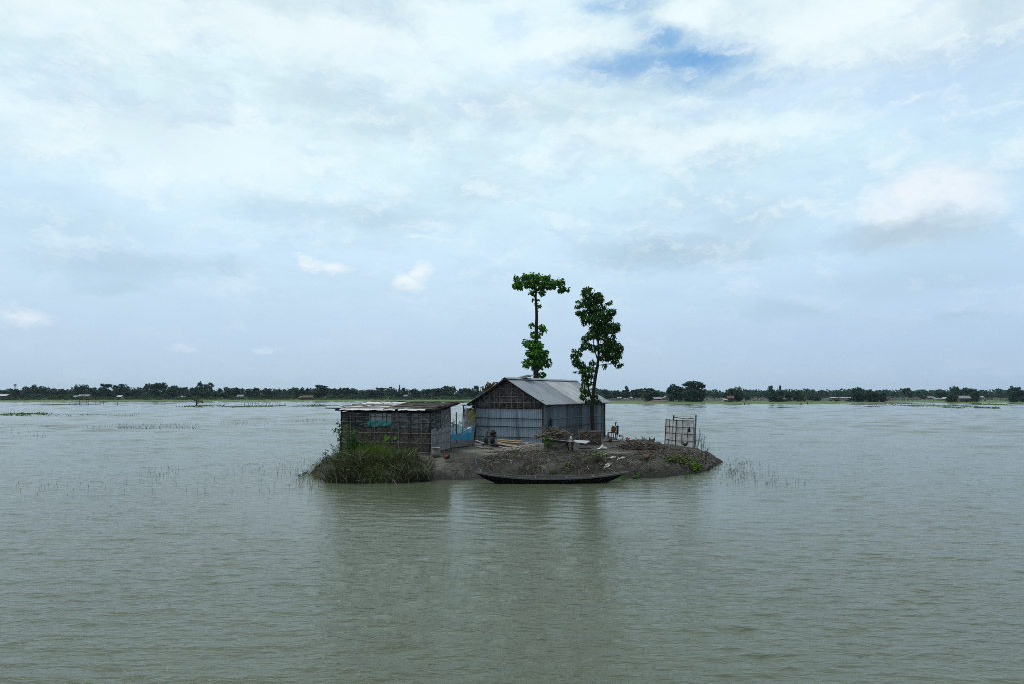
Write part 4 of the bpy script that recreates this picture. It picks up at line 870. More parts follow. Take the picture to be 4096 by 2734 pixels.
def build_pile():
    D = 37.2; g = 'bamboo poles stacked along the gable wall'
    L_ = [((850, 600), (1630, 652), .065, 'bamboo_yellow', 'thick yellowish bamboo pole on top of the stack by the gable', .1),
          ((850, 640), (1740, 712), .042, 'bamboo_pale', 'pale bamboo pole just under the thick yellowish one', 0),
          ((1640, 682), (2320, 722), .036, 'bamboo_pale', 'straight pale bamboo pole reaching furthest towards the house corner', .1),
          ((880, 722), (1620, 838), .040, 'bamboo_pale', 'pale bamboo pole sloping down to the white stones', -.1),
          ((830, 672), (1510, 800), .036, 'bamboo', 'brown bamboo pole in the middle of the stack by the gable', .05),
          ((960, 770), (1780, 812), .036, 'bamboo_grey', 'dull grey bamboo pole near the bottom of the stack', .12),
          ((1740, 735), (2170, 782), .050, 'bamboo_pale', 'short stout pale bamboo piece at the right end of the stack', -.05),
          ((165, 622), (620, 745), .050, 'bamboo_pale', 'pale bamboo pole end sticking out left behind the engine', .3),
          ((150, 545), (440, 572), .030, 'wood', 'dark pole lying highest behind the engine', .35),
          ((200, 826), (945, 762), .034, 'bamboo_grey', 'grey pole on the ground under the engine skid', .2),
          ((920, 810), (1290, 862), .028, 'bamboo_pale', 'thin pale cane low down right of the engine', -.2),
          ((1000, 842), (1480, 884), .030, 'bamboo', 'brown cane lying on the mud in front of the stack', -.3),
          ((1540, 770), (1860, 782), .030, 'bamboo_grey', 'cut pole end with a white face in the middle of the stack', .0),
          ((1810, 800), (2080, 870), .024, 'bamboo', 'thin cane on the ground right of the stack', -.2)]
    for a, c, r, mt, lab, dd in L_:
        p, q = z2(*a, D + dd), z2(*c, D + dd)
        ee = []
        for (px_, py_), e in ((a, p), (c, q)):
            if e[2] < float(ground_z(e[0], e[1])) + r: e = H(1880 + px_ / 7.83, 1680 + (py_ + r * 580) / 7.83) + UP * r
            ee.append(e)
        p, q = ee
        bamboo_pole(p, q, r, mat[mt], lab, g)
    bamboo_pole(z2(150, 730, 36.2), z2(372, 734, 36.2), .032, M('white_pipe', (.5, .49, .46), rough=.5), 'short white pipe resting on a stick left of the engine')
    for a, c, lab in (((470, 1168), (1420, 950), 'long thin stick lying across the dry vines'), ((1590, 912), (2330, 772), 'thin stick slanting from the white stones up to the coop')):
        p = H(1880 + a[0] / 7.83, 1680 + a[1] / 7.83) + UP * .05; q = H(1880 + c[0] / 7.83, 1680 + (c[1] + 30) / 7.83) + UP * .12; b = MB(); b.bar(p, q, .017, 6, wob=.01); tag(b.build('stick', mat['bamboo_grey']), lab, 'stick')
    # upright stick with a blue rope
    a = H(1906, 1831); e = P(1901, 1773, a[1]); b = MB(); b.bar(a - UP * .15, e, .022, 6, wob=.006); tag(b.build('mooring_stick', mat['bamboo']), 'upright stick stuck in the mud near the bow of the canoe', 'stick')
    b = MB(); pts = [a + UP * .12 - np.array((0, .03, 0))] + [H(1880 + x / 7.83, 1680 + y / 7.83) + UP * .03 for x, y in ((190, 1200), (165, 1250), (195, 1340), (230, 1420), (300, 1510))] + [P(1925, 1886, 28.7)]; b.tube(pts, .012, 5); tag(b.build('rope', mat['rope_blue']), 'blue rope running from the upright stick down to the canoe', 'rope')
    for (x, y, w, h, lab) in ((370, 862, 120, 40, 'flat pale brick left of the engine'), (510, 866, 120, 36, 'flat pale brick under the engine skid'), (650, 872, 140, 70, 'square concrete block under the engine')):
        p = H(1880 + x / 7.83, 1680 + (y + h * .45) / 7.83); m = 36 / F / 7.83; b = MB(); b.box(p + UP * h * m * .5, (w * m, .22, h * m), np.array([(.98, .2, 0), (-.2, .98, 0), (0, 0, 1)])); tag(b.build('brick', mat['brick'], smooth=False), lab, 'brick')
    where = ['grey stone at the back of the white stone heap', 'white stone at the left end of the heap', 'flat stone beside the left end of the heap', 'smallest stone at the far left of the heap', 'pale stone in the middle of the heap', 'long pale stone tilted in the heap', 'round brownish stone on top of the heap', 'grey stone low in the heap',
             'big white stone on the right of the heap', 'long white sack-like stone right of the heap', 'round grey stone behind the right end of the heap', 'white stone at the right end against the cane', 'lone white ring-like stone on the bare mud', 'lone white stone nearest the water on the bare mud', 'round pale stone right of the bamboo stack']
    for (x, y, r), lab in zip(((1035, 880, 40), (1000, 955, 55), (1085, 960, 46), (945, 965, 24), (1180, 925, 52), (1250, 880, 46), (1335, 865, 44), (1300, 925, 52), (1415, 875, 52), (1510, 895, 60), (1575, 850, 40), (1655, 885, 44), (775, 972, 36), (692, 1032, 34), (1970, 820, 44)), where):
        p = H(1880 + x / 7.83, 1680 + (y + r * .6) / 7.83); m = p[1] / F / 7.83; b = MB(); b.ball(p + UP * r * m * .55, (r * m * RS.uniform(1, 1.35), r * m * .9, r * m * RS.uniform(.7, .9)), 9, 7, .09, np.array([(.95, .3, 0), (-.3, .95, .1), (0, -.1, 1)])); tag(b.build('stone', mat['stone']), lab, 'stone', 'pale stones on the yard mud')
build_pile()

# ------------------------------------------------------------------ coop with firewood, door panel, pump and bench
def z3(x, y, D): return P(2120 + x / 7.83, 1660 + y / 7.83, D)
def twig_pile(b, c, rx, ry, h, n, lmin, lmax, r, flat=.25, ang=None):
    for _ in range(n):
        a = (RS.normal(0, .95) if ang is None else RS.normal(ang, .55)); d = np.array((math.cos(a), math.sin(a), RS.normal(0, flat)))
        q = np.array((RS.normal(0, .42) * rx, RS.normal(0, .42) * ry)); hh = h * max(0, 1 - (q[0] / rx) ** 2 * .8 - (q[1] / ry) ** 2 * .8) * RS.uniform(.1, 1)
        L_ = RS.uniform(lmin, lmax); p0 = np.array((c[0] + q[0], c[1] + q[1], c[2] + hh)); s = np.linspace(-.5, .5, 5)[:, None]
        bend = nrm(RS.normal(0, 1, 3)) * L_ * RS.uniform(.02, .18); pts = p0 + d * L_ * s + bend * (s * s * 4 - .5)
        pts[:, 2] = np.maximum(pts[:, 2], c[2] + .01); b.tube(pts, np.linspace(1, .5, 5) * r * RS.uniform(.5, 1.4), 4, cap=False)
def build_coop():
    D = H(2225, 1804)[1]; base = on(*z3(820, 1130, D)[:2]); t = thing('chicken_coop', 'low coop walled with stained sackcloth under a firewood heap', 'coop', base)
    gz = base[2]
    g = []
    for i in range(22):
        x = 465 + (1185 - 465) * i / 21
        g.append([z3(x, 770 + (1130 + 10 * math.sin(i * .7) - 770) * r, D + .03 * math.sin(i * .9 + 5 * r) + .05 * math.sin(r * 9 + (i - 10) ** 2 * .03)) for r in np.linspace(0, 1, 14)])
    b = MB(); b.grid(np.array(g)); b.build('sackcloth', mat['sack'], t)
    b = MB(); b.grid(np.array([[z3(1180 + 25 * k, 780 + (1150 - 780) * r, D + .05 + .22 * k) for r in np.linspace(0, 1, 5)] for k in np.linspace(0, 4, 5)])); b.build('end_wall', mat['sack'], t)
    b = MB(); b.grid(np.array([[z3(x, y, D + .9) for y in (770, 1090)] for x in (480, 1280)])); b.build('back_wall', mat['dark_wood'], t)
    for (x0, y0, x1, y1, d, r, mt) in ((445, 720, 440, 1140, -.05, .03, 'grey_wood'), (1140, 800, 1220, 1170, -.06, .03, 'dark_wood'), (1430, 215, 1282, 1178, -.12, .035, 'wood'), (505, 275, 480, 1120, .5, .03, 'wood'), (1300, 430, 1310, 1100, .95, .03, 'dark_wood'), (1345, 820, 1330, 1200, .1, .05, 'wood')):
        b = MB(); p, q = z3(x0, y0, D + d), z3(x1, y1, D + d); q[2] = float(ground_z(q[0], q[1])) - .05; b.bar(p, q, r, 6, wob=.008); b.build('post', mat[mt], t)
    b = MB(); b.bar(z3(440, 775, D - .08), z3(1400, 800, D - .08), .028, 6); b.bar(z3(460, 760, D + .5), z3(1380, 775, D + .5), .028, 6); b.bar(z3(470, 750, D + .9), z3(1350, 760, D + .9), .028, 6); b.build('frame', mat['wood'], t)
    # corrugated sheet lying on the coop
    b = MB(); g = []
    for k in np.linspace(0, 1, 49):
        g.append([z3(760 + 130 * k, 772 - 20 * k, D - .18 + .75 * k) * (1 - s) + z3(1755 + 140 * k, 890 - 85 * k, D - .18 + .75 * k) * s + UP * (.018 * math.sin(k * 8 * 2 * math.pi) + .03) for s in np.linspace(0, 1, 5)])
    b.grid(np.array(g)); tag(b.build('tin_sheet', mat['tin_new']), 'loose corrugated tin sheet sticking out from the coop top', 'sheet')
    top = z3(760, 700, D + .35); top[2] = z3(760, 765, D)[2] + .06
    w = thing('firewood_heap', 'tangled heap of dry branches on top of the coop', 'firewood', top)
    b = MB(); twig_pile(b, top, .72, .5, .50, 230, .35, 1.1, .015, .42); w1 = b.build('branches', mat['twig'], w)
    b = MB(); b.bar(z3(120, 655, D - .1), z3(760, 545, D), .022, 6, wob=.015); b.bar(z3(170, 655, D - .05), z3(930, 460, D), .02, 6, wob=.02); b.bar(z3(140, 690, D - .1), z3(560, 640, D), .018, 6, wob=.02); b.bar(z3(820, 560, D - .05), z3(1340, 595, D - .05), .02, 6, wob=.012); b.bar(z3(640, 770, D - .1), z3(1300, 730, D + .1), .018, 6, wob=.012); b.build('long_branch', mat['grey_wood'], w)
    b = MB(); b.bar(z3(830, 590, D + .1), z3(1120, 480, D - .05), .06, 9, taper=.9); b.build('log', mat['twig'], w)
    b = MB(); b.bar(z3(1112, 483, D - .045), z3(1124, 479, D - .055), .052, 9); b.build('cut_end', M('cut_wood', (.38, .17, .09), rough=.8), w)
    b = MB(); c = z3(1285, 745, D - .05); b.ball(c + UP * .08, (.06, .05, .10), 9, 7, .12); b.ball(c + UP * .04 + np.array((.01, 0, 0)), (.075, .06, .06), 9, 6, .12); tag(b.build('plastic_bag', mat['white_plastic']), 'small knotted white bag on the coop top', 'bag')
    p0 = on(*z3(590, 1150, D - .25)[:2]); v = thing('gourd_vine', 'bright green gourd vine climbing the left front of the coop', 'plant', p0)
    b = MB(); n = 34; c = np.array([z3(RS.uniform(450, 660), RS.uniform(650, 890), D - .15 - .1 * RS.rand()) for _ in range(n)] + [z3(690, 705, D - .2)] * 3); dr = RS.normal(0, .6, (len(c), 3)); dr[:, 2] -= .8; up = RS.normal(0, .4, (len(c), 3)); up[:, 1] -= 1; up[:, 2] += .4; b.leaves(c, dr, up, .12, .11); b.build('foliage', mat['leaf_bright'], v)
    b = MB(); b.tube([p0, z3(600, 1040, D - .2), z3(570, 950, D - .16), z3(560, 820, D - .14), z3(500, 680, D - .1)], .009, 5); b.build('stem', mat['stem'], v)
build_coop()
def build_door_panel():
    D = H(2360, 1778)[1]; a, c = z3(1530, 900, D), z3(2250, 935, D - .1); a[2] = float(ground_z(a[0], a[1])); c[2] = float(ground_z(c[0], c[1])); ht = (z3(1530, 470, D) - z3(1530, 900, D))[2] + .02
    t = thing('bamboo_door', 'woven bamboo door panel propped on its side in front of the tin wall', 'door', (a + c) / 2); lean = np.array((.0, .16, 0)); q = lambda s, r, d=0: a + (c - a) * s + UP * (ht * r + .03) + lean * r - np.array((0, d, 0))
    b = MB(); b.grid(np.array([[q(s, r) for r in np.linspace(0, 1, 4)] for s in np.linspace(0, 1, 8)]), back=.015); b.build('mat_panel', mat['woven_dark'], t)
    for r in (0, .15, .33, .52, .70, .86): b = MB(); b.bar(q(0, r, .03), q(1, r, .03), .012, 5, wob=.005); b.build('slat', mat['wood'], t)
    for s in np.linspace(.06, .94, 9): b = MB(); b.bar(q(s, 0, .045), q(s, 1, .045), .008, 5); b.build('slat', mat['wood'], t)
    for s0, r0, s1, r1 in ((0, 1.02, 1.1, 1.0), (1, 0, 1, 1.04), (.02, -.02, .02, 1.04)): b = MB(); b.bar(q(s0, r0, .055), q(s1, r1, .055), .025, 6, wob=.005); b.build('edge_rail', mat['twig'], t)
    for s0, r0, s1, r1 in ((.02, .92, .9, .02), (.2, .34, .5, .95), (.3, .3, .98, .97)): b = MB(); b.bar(q(s0, r0, .06), q(s1, r1, .06), .017, 5, wob=.005); b.build('brace', mat['twig'], t)
build_door_panel()
def z4(x, y, D): return P(2380 + x / 7.83, 1660 + y / 7.83, D)
def build_pump():
    D = H(2468, 1757)[1]; f = lambda p: np.array((p[0], p[1], float(ground_z(p[0], p[1])) - .05))
    t = thing('hand_pump', 'dark cast iron hand pump with a curved handle beside the bench', 'pump', f(z4(705, 700, D)) + UP * .05)
    b = MB(); b.tube([z4(698, 590, D), z4(700, 560, D), z4(702, 540, D), z4(705, 340, D), z4(707, 330, D), z4(708, 312, D)], [.07, .075, .075, .068, .09, .085], 12); b.build('barrel', mat['engine_black'], t)
    b = MB(); b.tube([z4(695, 580, D), f(z4(680, 690, D))], .03, 8); b.build('riser_pipe', mat['engine_black'], t)
    b = MB(); b.tube([z4(710, 325, D), z4(735, 325, D), z4(742, 345, D)], [.028, .028, .03], 8); b.tube([z4(705, 575, D - .05), z4(722, 578, D - .08)], .035, 8); b.build('spout', mat['engine_black'], t)
    b = MB(); b.tube([z4(692, 310, D), z4(690, 240, D), z4(686, 210, D), z4(668, 196, D), z4(645, 210, D), z4(636, 240, D), z4(645, 300, D), z4(656, 340, D), z4(645, 400, D), z4(650, 480, D)], [.012, .013, .02, .03, .03, .03, .028, .022, .02, .018], 8); b.build('handle', mat['engine_black'], t)
    Db = D - .1; s = thing('bench', 'small wooden bench on thin legs beside the hand pump', 'bench', f(z4(530, 740, Db)) + UP * .05)
    b = MB(); c = (z4(395, 522, Db) + z4(665, 528, Db)) / 2; b.box(c, (.48, .32, .035)); b.build('seat', mat['dark_wood'], s, False)
    for x0, x1, d in ((435, 435, 0.1), (510, 498, -.12), (565, 600, -.12), (640, 655, .1)): b = MB(); b.bar(z4(x0, 530, Db + d), f(z4(x1, 740, Db + d)), .032, 6, taper=.85); b.build('leg', mat['grey_wood'] if d < 0 else mat['dark_wood'], s)
    b = MB(); p = z4(575, 500, Db); p[2] = c[2] + .02; tn = thing('oil_tin', 'rusty old oil tin standing on the bench', 'tin', p); w = .125
    prof = [(0, w, w * .8), (.02, w * 1.03, w * .83), (.30, w, w * .8), (.36, w * .72, w * .55), (.375, w * .7, w * .5)]
    g = np.array([[(p[0] + sx * (math.copysign(abs(math.cos(a)) ** .45, math.cos(a))), p[1] + sy_ * (math.copysign(abs(math.sin(a)) ** .45, math.sin(a))), p[2] + z) for a in np.linspace(0, 2 * math.pi, 25)] for z, sx, sy_ in prof])
    b.grid(g[:, ::-1]); b.grid(np.array([g[-1], np.tile(p + UP * .378, (25, 1))])[:, ::-1]); b.build('body', mat['rust'], tn)
    b = MB(); b.tube([p + UP * .37 + np.array((-.03, 0, 0)), p + UP * .41 + np.array((-.03, 0, 0))], .025, 8); b.build('cap', mat['engine_black'], tn)
    b = MB(); b.tube([p + UP * .37 + np.array((.0, 0, 0)), p + UP * .40 + np.array((.03, 0, 0)), p + UP * .37 + np.array((.07, 0, 0))], .008, 6); b.build('handle', mat['engine_black'], tn)
    # flexible hoses on the ground
    def hose(pl, r, lab):
        pts = [];
        for x, y, dz in pl: q = H(2380 + x / 7.83, 1660 + y / 7.83); pts.append(q + UP * (r * .9 + dz))
        pts = np.array(pts); tt = np.linspace(0, len(pts) - 1, 5 * len(pts)); sm = np.stack([np.interp(tt, np.arange(len(pts)), pts[:, k]) for k in range(3)], 1)
        for _ in range(3): sm[1:-1] = (sm[:-2] + sm[1:-1] * 2 + sm[2:]) / 4
        b = MB(); b.tube(sm, r, 9); tag(b.build('hose', mat['hose']), lab, 'hose')
    hose([(240, 830, 0), (340, 825, 0), (470, 820, .0)], .07, 'straight grey hose lying left of the dark hen')
    hose([(530, 830, 0), (660, 825, 0), (780, 812, .02), (860, 800, .12), (880, 770, .2), (840, 760, .3), (770, 770, .22)], .065, 'grey hose ending in a raised loop right of the bench')
    hose([(345, 790, 0), (390, 790, .2), (420, 790, .42)], .06, 'stub of grey hose standing up under the bench')
    hose([(880, 800, .05), (920, 850, .02), (965, 900, .02)], .06, 'short grey hose pointing towards the stick heap')
    # red and orange cloth bundle
    p = H(2513, 1763); b = MB(); m = p[1] / F / 7.83
    for k in range(9): b.ball(p + UP * RS.uniform(.03, .24) + np.array((RS.normal(0, .06), RS.normal(0, .05), 0)), (RS.uniform(.05, .09), .06, RS.uniform(.03, .06)), 10, 7, .2, np.array([(.8, 0, .6), (0, 1, 0), (-.6, 0, .8)]) if k % 2 else None)
    tag(b.build('cloth_bundle', mat['red_cloth']), 'crumpled red and orange cloth bundle behind the stick heap', 'cloth')
    p = H(2535, 1765); b = MB(); b.ball(p + UP * .08, (.07, .06, .11), 10, 8, .15, np.array([(.8, 0, -.6), (0, 1, 0), (.6, 0, .8)])); tag(b.build('dark_bag', mat['engine_black']), 'small dark bag slumped right of the red bundle', 'bag')
build_pump()
def build_sticks():
    c = H(2568, 1797); c = on(c[0], c[1] + .5); t = thing('stick_heap', 'wide low heap of dry sticks on the bare mud right of the bench', 'firewood', c)
    b = MB(); twig_pile(b, c, 1.2, .75, .46, 440, .35, 1.2, .016, .24); b.build('branches', mat['twig'], t)
    for a, e, r in (((2436, 1791), (2545, 1790), .03), ((2452, 1785), (2490, 1791), .025), ((2596, 1780), (2640, 1789), .035), ((2500, 1770), (2506, 1780), .05)):
        b = MB(); b.bar(H(*a) + UP * .05, H(*e) + UP * .05, r, 7, wob=.01); b.build('long_branch', mat['grey_wood'], t)
    for (a, e, r, lab) in (((2638, 1776), (2654, 1793), .085, 'upended log stump with a pale cut top right of the stick heap'), ((2655, 1786), (2672, 1790), .075, 'dark short log lying against the upended stump')):
        p = H(*e); q = p + np.array((-.24, .1, .30)) if r > .08 else p + np.array((-.26, .05, .06)); b = MB(); b.tube([p + UP * .06, (p + q) / 2 + UP * .05, q], [r, r * 1.08, r * .95], 10); tag(b.build('log', mat['wood']), lab, 'log')
    for (x0, y0, x1, y1, n, lab, mt) in ((2381, 1799, 2425, 1795, 2, 'white plastic sheet draped over a small hump near the coop', 'white_plastic'), (2432, 1838, 2462, 1832, 1, 'flat white paper scrap on the slope above the canoe stern', 'white_plastic'), (2468, 1842, 2496, 1834, 1, 'creased white plastic scrap with folded edges on the slope', 'white_plastic'), (2550, 1811, 2592, 1806, 0, 'pale pinkish rag lying in front of the stick heap', 'sack'),
                                     (2413, 1818, 2426, 1816, 0, 'small white scrap above the dark basket', 'white_plastic'), (2430, 1819, 2440, 1817, 0, 'tiny white scrap beside the dark basket', 'white_plastic'), (2464, 1816, 2475, 1814, 0, 'tiny white scrap alone on the bare mud', 'white_plastic'), (2415, 1873, 2440, 1865, 0, 'twisted white strip hanging down the bank', 'white_plastic')):
        A_, B_ = H(x0, y0), H(x1, y1); g = []; dep = .35 if n == 2 else .45 if n == 1 else .2
        for s in np.linspace(0, 1, 12):
            row = []
            for r in np.linspace(0, 1, 8):
                p = A_ + (B_ - A_) * s + np.array((.12 * r, dep * r, 0)); z = float(ground_z(p[0], p[1])) + .03 + .03 * abs(math.sin(s * 9 + r * 5)) + (.20 * math.exp(-((s - .6) / .25) ** 2 - ((r - .5) / .4) ** 2) if n == 2 else 0)
                row.append((p[0] + RS.normal(0, .012), p[1] + RS.normal(0, .012), z))
            g.append(row)
        b = MB(); b.grid(np.array(g)); tag(b.build('plastic_scrap', mat[mt]), lab, 'litter')
    p = H(2392, 1850); p = on(p[0], p[1] + .15); b = MB(); th = np.linspace(0, math.pi / 2, 7); g = np.array([[(p[0] + .30 * math.cos(q) * math.cos(a), p[1] + .25 * math.cos(q) * math.sin(a), p[2] - .05 + .40 * math.sin(q)) for a in np.linspace(0, 2 * math.pi, 21)] for q in th]); b.grid(g[:, ::-1]); tag(b.build('dome', M('dome_dark', (.012, .011, .010), (.03, .026, .022), 12, .9, .8, 30)), 'dark basket half buried in the slope', 'dome')  # near-black dome standing in for a dark spot on the slope
    b = MB(); a, e = H(2308, 1794), H(2370, 1790); b.box((a + e) / 2 + UP * .03, (.62, .14, .05), np.array([(1, .05, 0), (-.05, 1, 0), (0, 0, 1)])); tag(b.build('plank', mat['dark_wood'], smooth=False), 'short dark plank on the mud below the bamboo door', 'plank')
    # low dug-out ridge of dark earth behind the slope
    p = H(2340, 1808); b = MB(); b.ball(p + np.array((.1, .15, 0)), (.55, .18, .13), 14, 8, .12); tag(b.build('mud_heap', mat['mud']), 'dark wet mud heap right of the coop', 'mud heap')
build_sticks()
# coat hanging on the side wall
def build_coat():
    s = along(C0, hv, 2196); c = hp(-.14, s, P(2196, 1673, hp(0, s, 0)[1])[2]); t = thing('hanging_coat', 'teal and dark blue garment hanging on the tin side wall', 'garment', c - UP * 1.1)
    g = []
    for i, r in enumerate(np.linspace(0, 1, 12)):
        w = .06 + .10 * math.sin(min(1, r * 1.3) * math.pi * .6) - .06 * max(0, r - .6); cc = c + hv * (.06 * r) - UP * 1.05 * r
        g.append([cc + hv * w * math.cos(a) - hu * (.05 + .02 * math.sin(a * 3 + r * 5)) * math.sin(a) for a in np.linspace(0, 2 * math.pi, 17)])
    b = MB(); b.grid(np.array(g)); b.build('cloth', mat['blue_cloth'], t)
    b = MB(); b.bar(c + UP * .02 + hu * .12, c + UP * .03 - hu * .02, .012, 5); b.build('peg', mat['wood'], t)
build_coat()

# ------------------------------------------------------------------ latrine screen at the right end
def build_latrine():
    A = G(2699, 1777, .76); B = G(2771, 1783, .74); Cb = A + np.array((-.32, 1.15, 0)); ht = 1.42; lean = np.array((.10, 0, 0))
    t = thing('latrine_screen', 'leaning latrine screen of white plastic on a bamboo grid', 'latrine', (A + B) / 2)
    gz = lambda p: float(ground_z(p[0], p[1]))
    def pt(a, c, s, r, off=0): p = a + (c - a) * s; q = np.array((p[0], p[1], .66 + (ht + .12) * r)) + lean * r; return q - np.array((0, off, 0))
    for a, c, nm in ((A, B, 'front_sheet'), (Cb, A, 'side_sheet')):
        b = MB(); g = np.array([[pt(a, c, s, r, .015 * math.sin(s * 8 + r * 6) + .02 * math.sin(r * 10 - s * 5)) for r in np.linspace(0, .98, 16)] for s in np.linspace(0, 1, 18)]); b.grid(g); b.build(nm, mat['latrine_sheet'], t)
        for r in (.97, .72, .48, .23): b = MB(); b.bar(pt(a, c, -.02, r, .05), pt(a, c, 1.02, r, .05), .016, 5, wob=.006); b.build('rail', mat['wood'], t)
        for s in ((0, .35, .66, .98) if nm[0] == 'f' else (0, .35, .68)): b = MB(); b.bar(pt(a, c, s, 0, .065), pt(a, c, s, 1.0, .065), .014 if s else .028, 5, wob=.005); b.build('upright', mat['wood'], t)
    b = MB(); q = pt(A, B, 1.06, 0); b.bar(q - UP * .25, pt(A, B, 1.09, 1.18), .07, 8, wob=.01, taper=.6); b.build('corner_post', mat['grey_wood'], t)
    b = MB(); b.bar(pt(A, B, .1, 0) + np.array((0, 1.1, 0)), pt(A, B, .12, 1.13) + np.array((0, 1.1, 0)), .045, 7); b.build('corner_post', mat['wood'], t)
    b = MB(); b.bar(pt(A, B, .12, 1.05) + np.array((0, 1.08, 0)), pt(A, B, 1.08, 1.03), .025, 6, wob=.015); b.build('top_rail', mat['wood'], t)
    b = MB(); D = B[1] - .2; z = lambda x, y: P(2600 + x / 6.525, 1640 + y / 6.525, D)
    b.grid(np.array([[z(985, 400), z(975, 550)], [z(1015, 470), z(1015, 552)], [z(1045, 385), z(1058, 552)]]), back=.01); b.build('printed_patch', M('blue_print', (.03, .05, .10), rough=.5), t)
build_latrine()

# ------------------------------------------------------------------ canoe
def build_canoe():
    L_, R_ = P(1893, 1881, 28.35), P(2515, 1889, 28.7); n = 41; ctr = (L_ + R_) / 2; ctr[2] = 0
    t = thing('canoe', 'long black wooden dugout canoe moored at the mud bank', 'canoe', ctr)
    s = np.linspace(0, 1, n); axis = np.array([L_ + (R_ - L_) * q for q in s]); dv = nrm((R_ - L_) * np.array((1, 1, 0))); nv = np.array((dv[1], -dv[0], 0))     # nv towards the camera
    sheer = .215 + .27 * np.abs(2 * s - 1) ** 2.3; sheer = np.where(s > .5, sheer - .05 * np.abs(2 * s - 1) ** 2.3, sheer)
    half = .40 * np.clip(1 - np.abs(2 * s - 1.0) ** 2.6, 0, 1) ** .75 + .012
    keel = -.16 + .66 * np.abs(2 * s - 1) ** 4.2
    keel = np.minimum(keel, sheer - .03)
    def sec(i, k, inset=0, lift=0):
        a = k * math.pi; x = -math.cos(a) * max(half[i] - inset, .004); f = math.sin(a) ** .7
        return np.array((*(axis[i] + nv * x)[:2], sheer[i] - f * max(sheer[i] - keel[i] - lift, .005)))
    ks = np.linspace(0, 1, 13)
    b = MB(); b.grid(np.array([[sec(i, k) for k in ks] for i in range(n)])); b.build('hull', mat['boat_side'], t)
    b = MB(); b.grid(np.array([[sec(i, k, .035, .06) - UP * .004 for k in ks] for i in range(n)])[:, ::-1]); b.build('inner_hull', mat['boat_rim'], t)
    for sg in (1, -1):
        b = MB(); g = []
        for i in range(n):
            c = axis[i] + nv * sg * half[i]; z = sheer[i]; o = nv * sg
            q = [c + o * .022 + UP * (z - .05 - c[2]), c + o * .022 + UP * (z + .018 - c[2]), c - o * .036 + UP * (z + .018 - c[2]), c - o * .036 + UP * (z - .03 - c[2]), c + o * .022 + UP * (z - .05 - c[2])]
            g.append(q)
        b.grid(np.array(g) if sg > 0 else np.array(g)[:, ::-1]); b.build('gunwale', mat['boat_rim'], t, False)
    for q in (.22, .42, .6, .78):
        i = int(q * (n - 1)); b = MB(); b.bar(axis[i] * (1, 1, 0) + nv * half[i] * .95 + UP * (sheer[i] - .035), axis[i] * (1, 1, 0) - nv * half[i] * .95 + UP * (sheer[i] - .035), .03, 4); b.build('thwart', mat['boat_rim'], t)
build_canoe()

# ------------------------------------------------------------------ hens
def hen(p, size, face, body, label):
    t = thing('hen', label, 'hen', p, 'hens loose on the island'); fv = np.array((math.cos(face), math.sin(face), 0)); s = size
    q = lambda a, z: np.asarray(p) + fv * a * s + UP * z * s
    b = MB(); b.tube([q(-.46, 1.02), q(-.42, .90), q(-.34, .72), q(-.18, .55), q(.04, .50), q(.22, .60), q(.28, .78), q(.30, .95), q(.34, 1.02), q(.44, .99)], np.array([.03, .10, .20, .29, .30, .22, .13, .095, .08, .015]) * s, 10); b.build('body', body, t)
    b = MB(); b.ball(q(.31, 1.10), (.06 * s, .03 * s, .07 * s), 7, 5); b.ball(q(.38, .92), (.03 * s, .02 * s, .05 * s), 7, 5); b.build('comb', mat['comb'], t)
    for sg in (-1, 1):
        o = np.array((-fv[1], fv[0], 0)) * sg * .08 * s; b = MB(); b.tube([q(.02, .42) + o, q(0, .2) + o, q(.03, .01) + o], np.array([.05, .025, .02]) * s, 5); b.bar(q(.03, .012) + o, q(.13, .012) + o, .014 * s, 4); b.build('leg', mat['shank'], t)
hen(H(2607, 1774), .36, math.pi, mat['hen_black'], 'black hen with raised tail standing behind the stick heap')
hen(on(*(H(2733, 1786) - np.array((0, .35, 0)))[:2]), .32, math.pi * .9, mat['hen_black'], 'dark hen in front of the white latrine screen')
hen(H(2442, 1772), .34, -1.2, mat['hen_black'], 'black hen pecking in front of the bench legs')
hen(H(2588, 1843), .34, -.5, mat['hen_tan'], 'brown hen on the bare slope below the stick heap')
hen(H(1786, 1843), .36, 2.6, mat['hen_red'], 'red brown hen on the mud right of the sack')

# ------------------------------------------------------------------ sack by the shed
def build_sack():
    p = H(1743, 1824); m = p[1] / F; t = thing('white_sack', 'full woven sack with a rolled rim at the right corner of the shed', 'sack', p)
    prof = [(-.02, .10), (.03, .19), (.12, .215), (.22, .20), (.30, .165), (.36, .16), (.40, .175)]
    g = np.array([[(p[0] + r * math.cos(a) * (1 + .08 * math.sin(3 * a + z * 9)), p[1] + r * math.sin(a) * (1 + .06 * math.cos(2 * a)), p[2] + z) for a in np.linspace(0, 2 * math.pi, 25)] for z, r in prof])
    b = MB(); b.grid(g[:, ::-1]); b.grid(np.array([g[-2] * (.95, .95, 1) + p * (.05, .05, 0), np.tile(p + UP * .33, (25, 1))])[:, ::-1]); b.build('body', mat['sack'], t)
    b = MB(); b.tube([p + np.array((.175 * math.cos(a), .175 * math.sin(a), .40 + .012 * math.sin(3 * a))) for a in np.linspace(0, 2 * math.pi, 22)], .025, 7); b.build('rim', mat['white_sheet'], t)
build_sack()

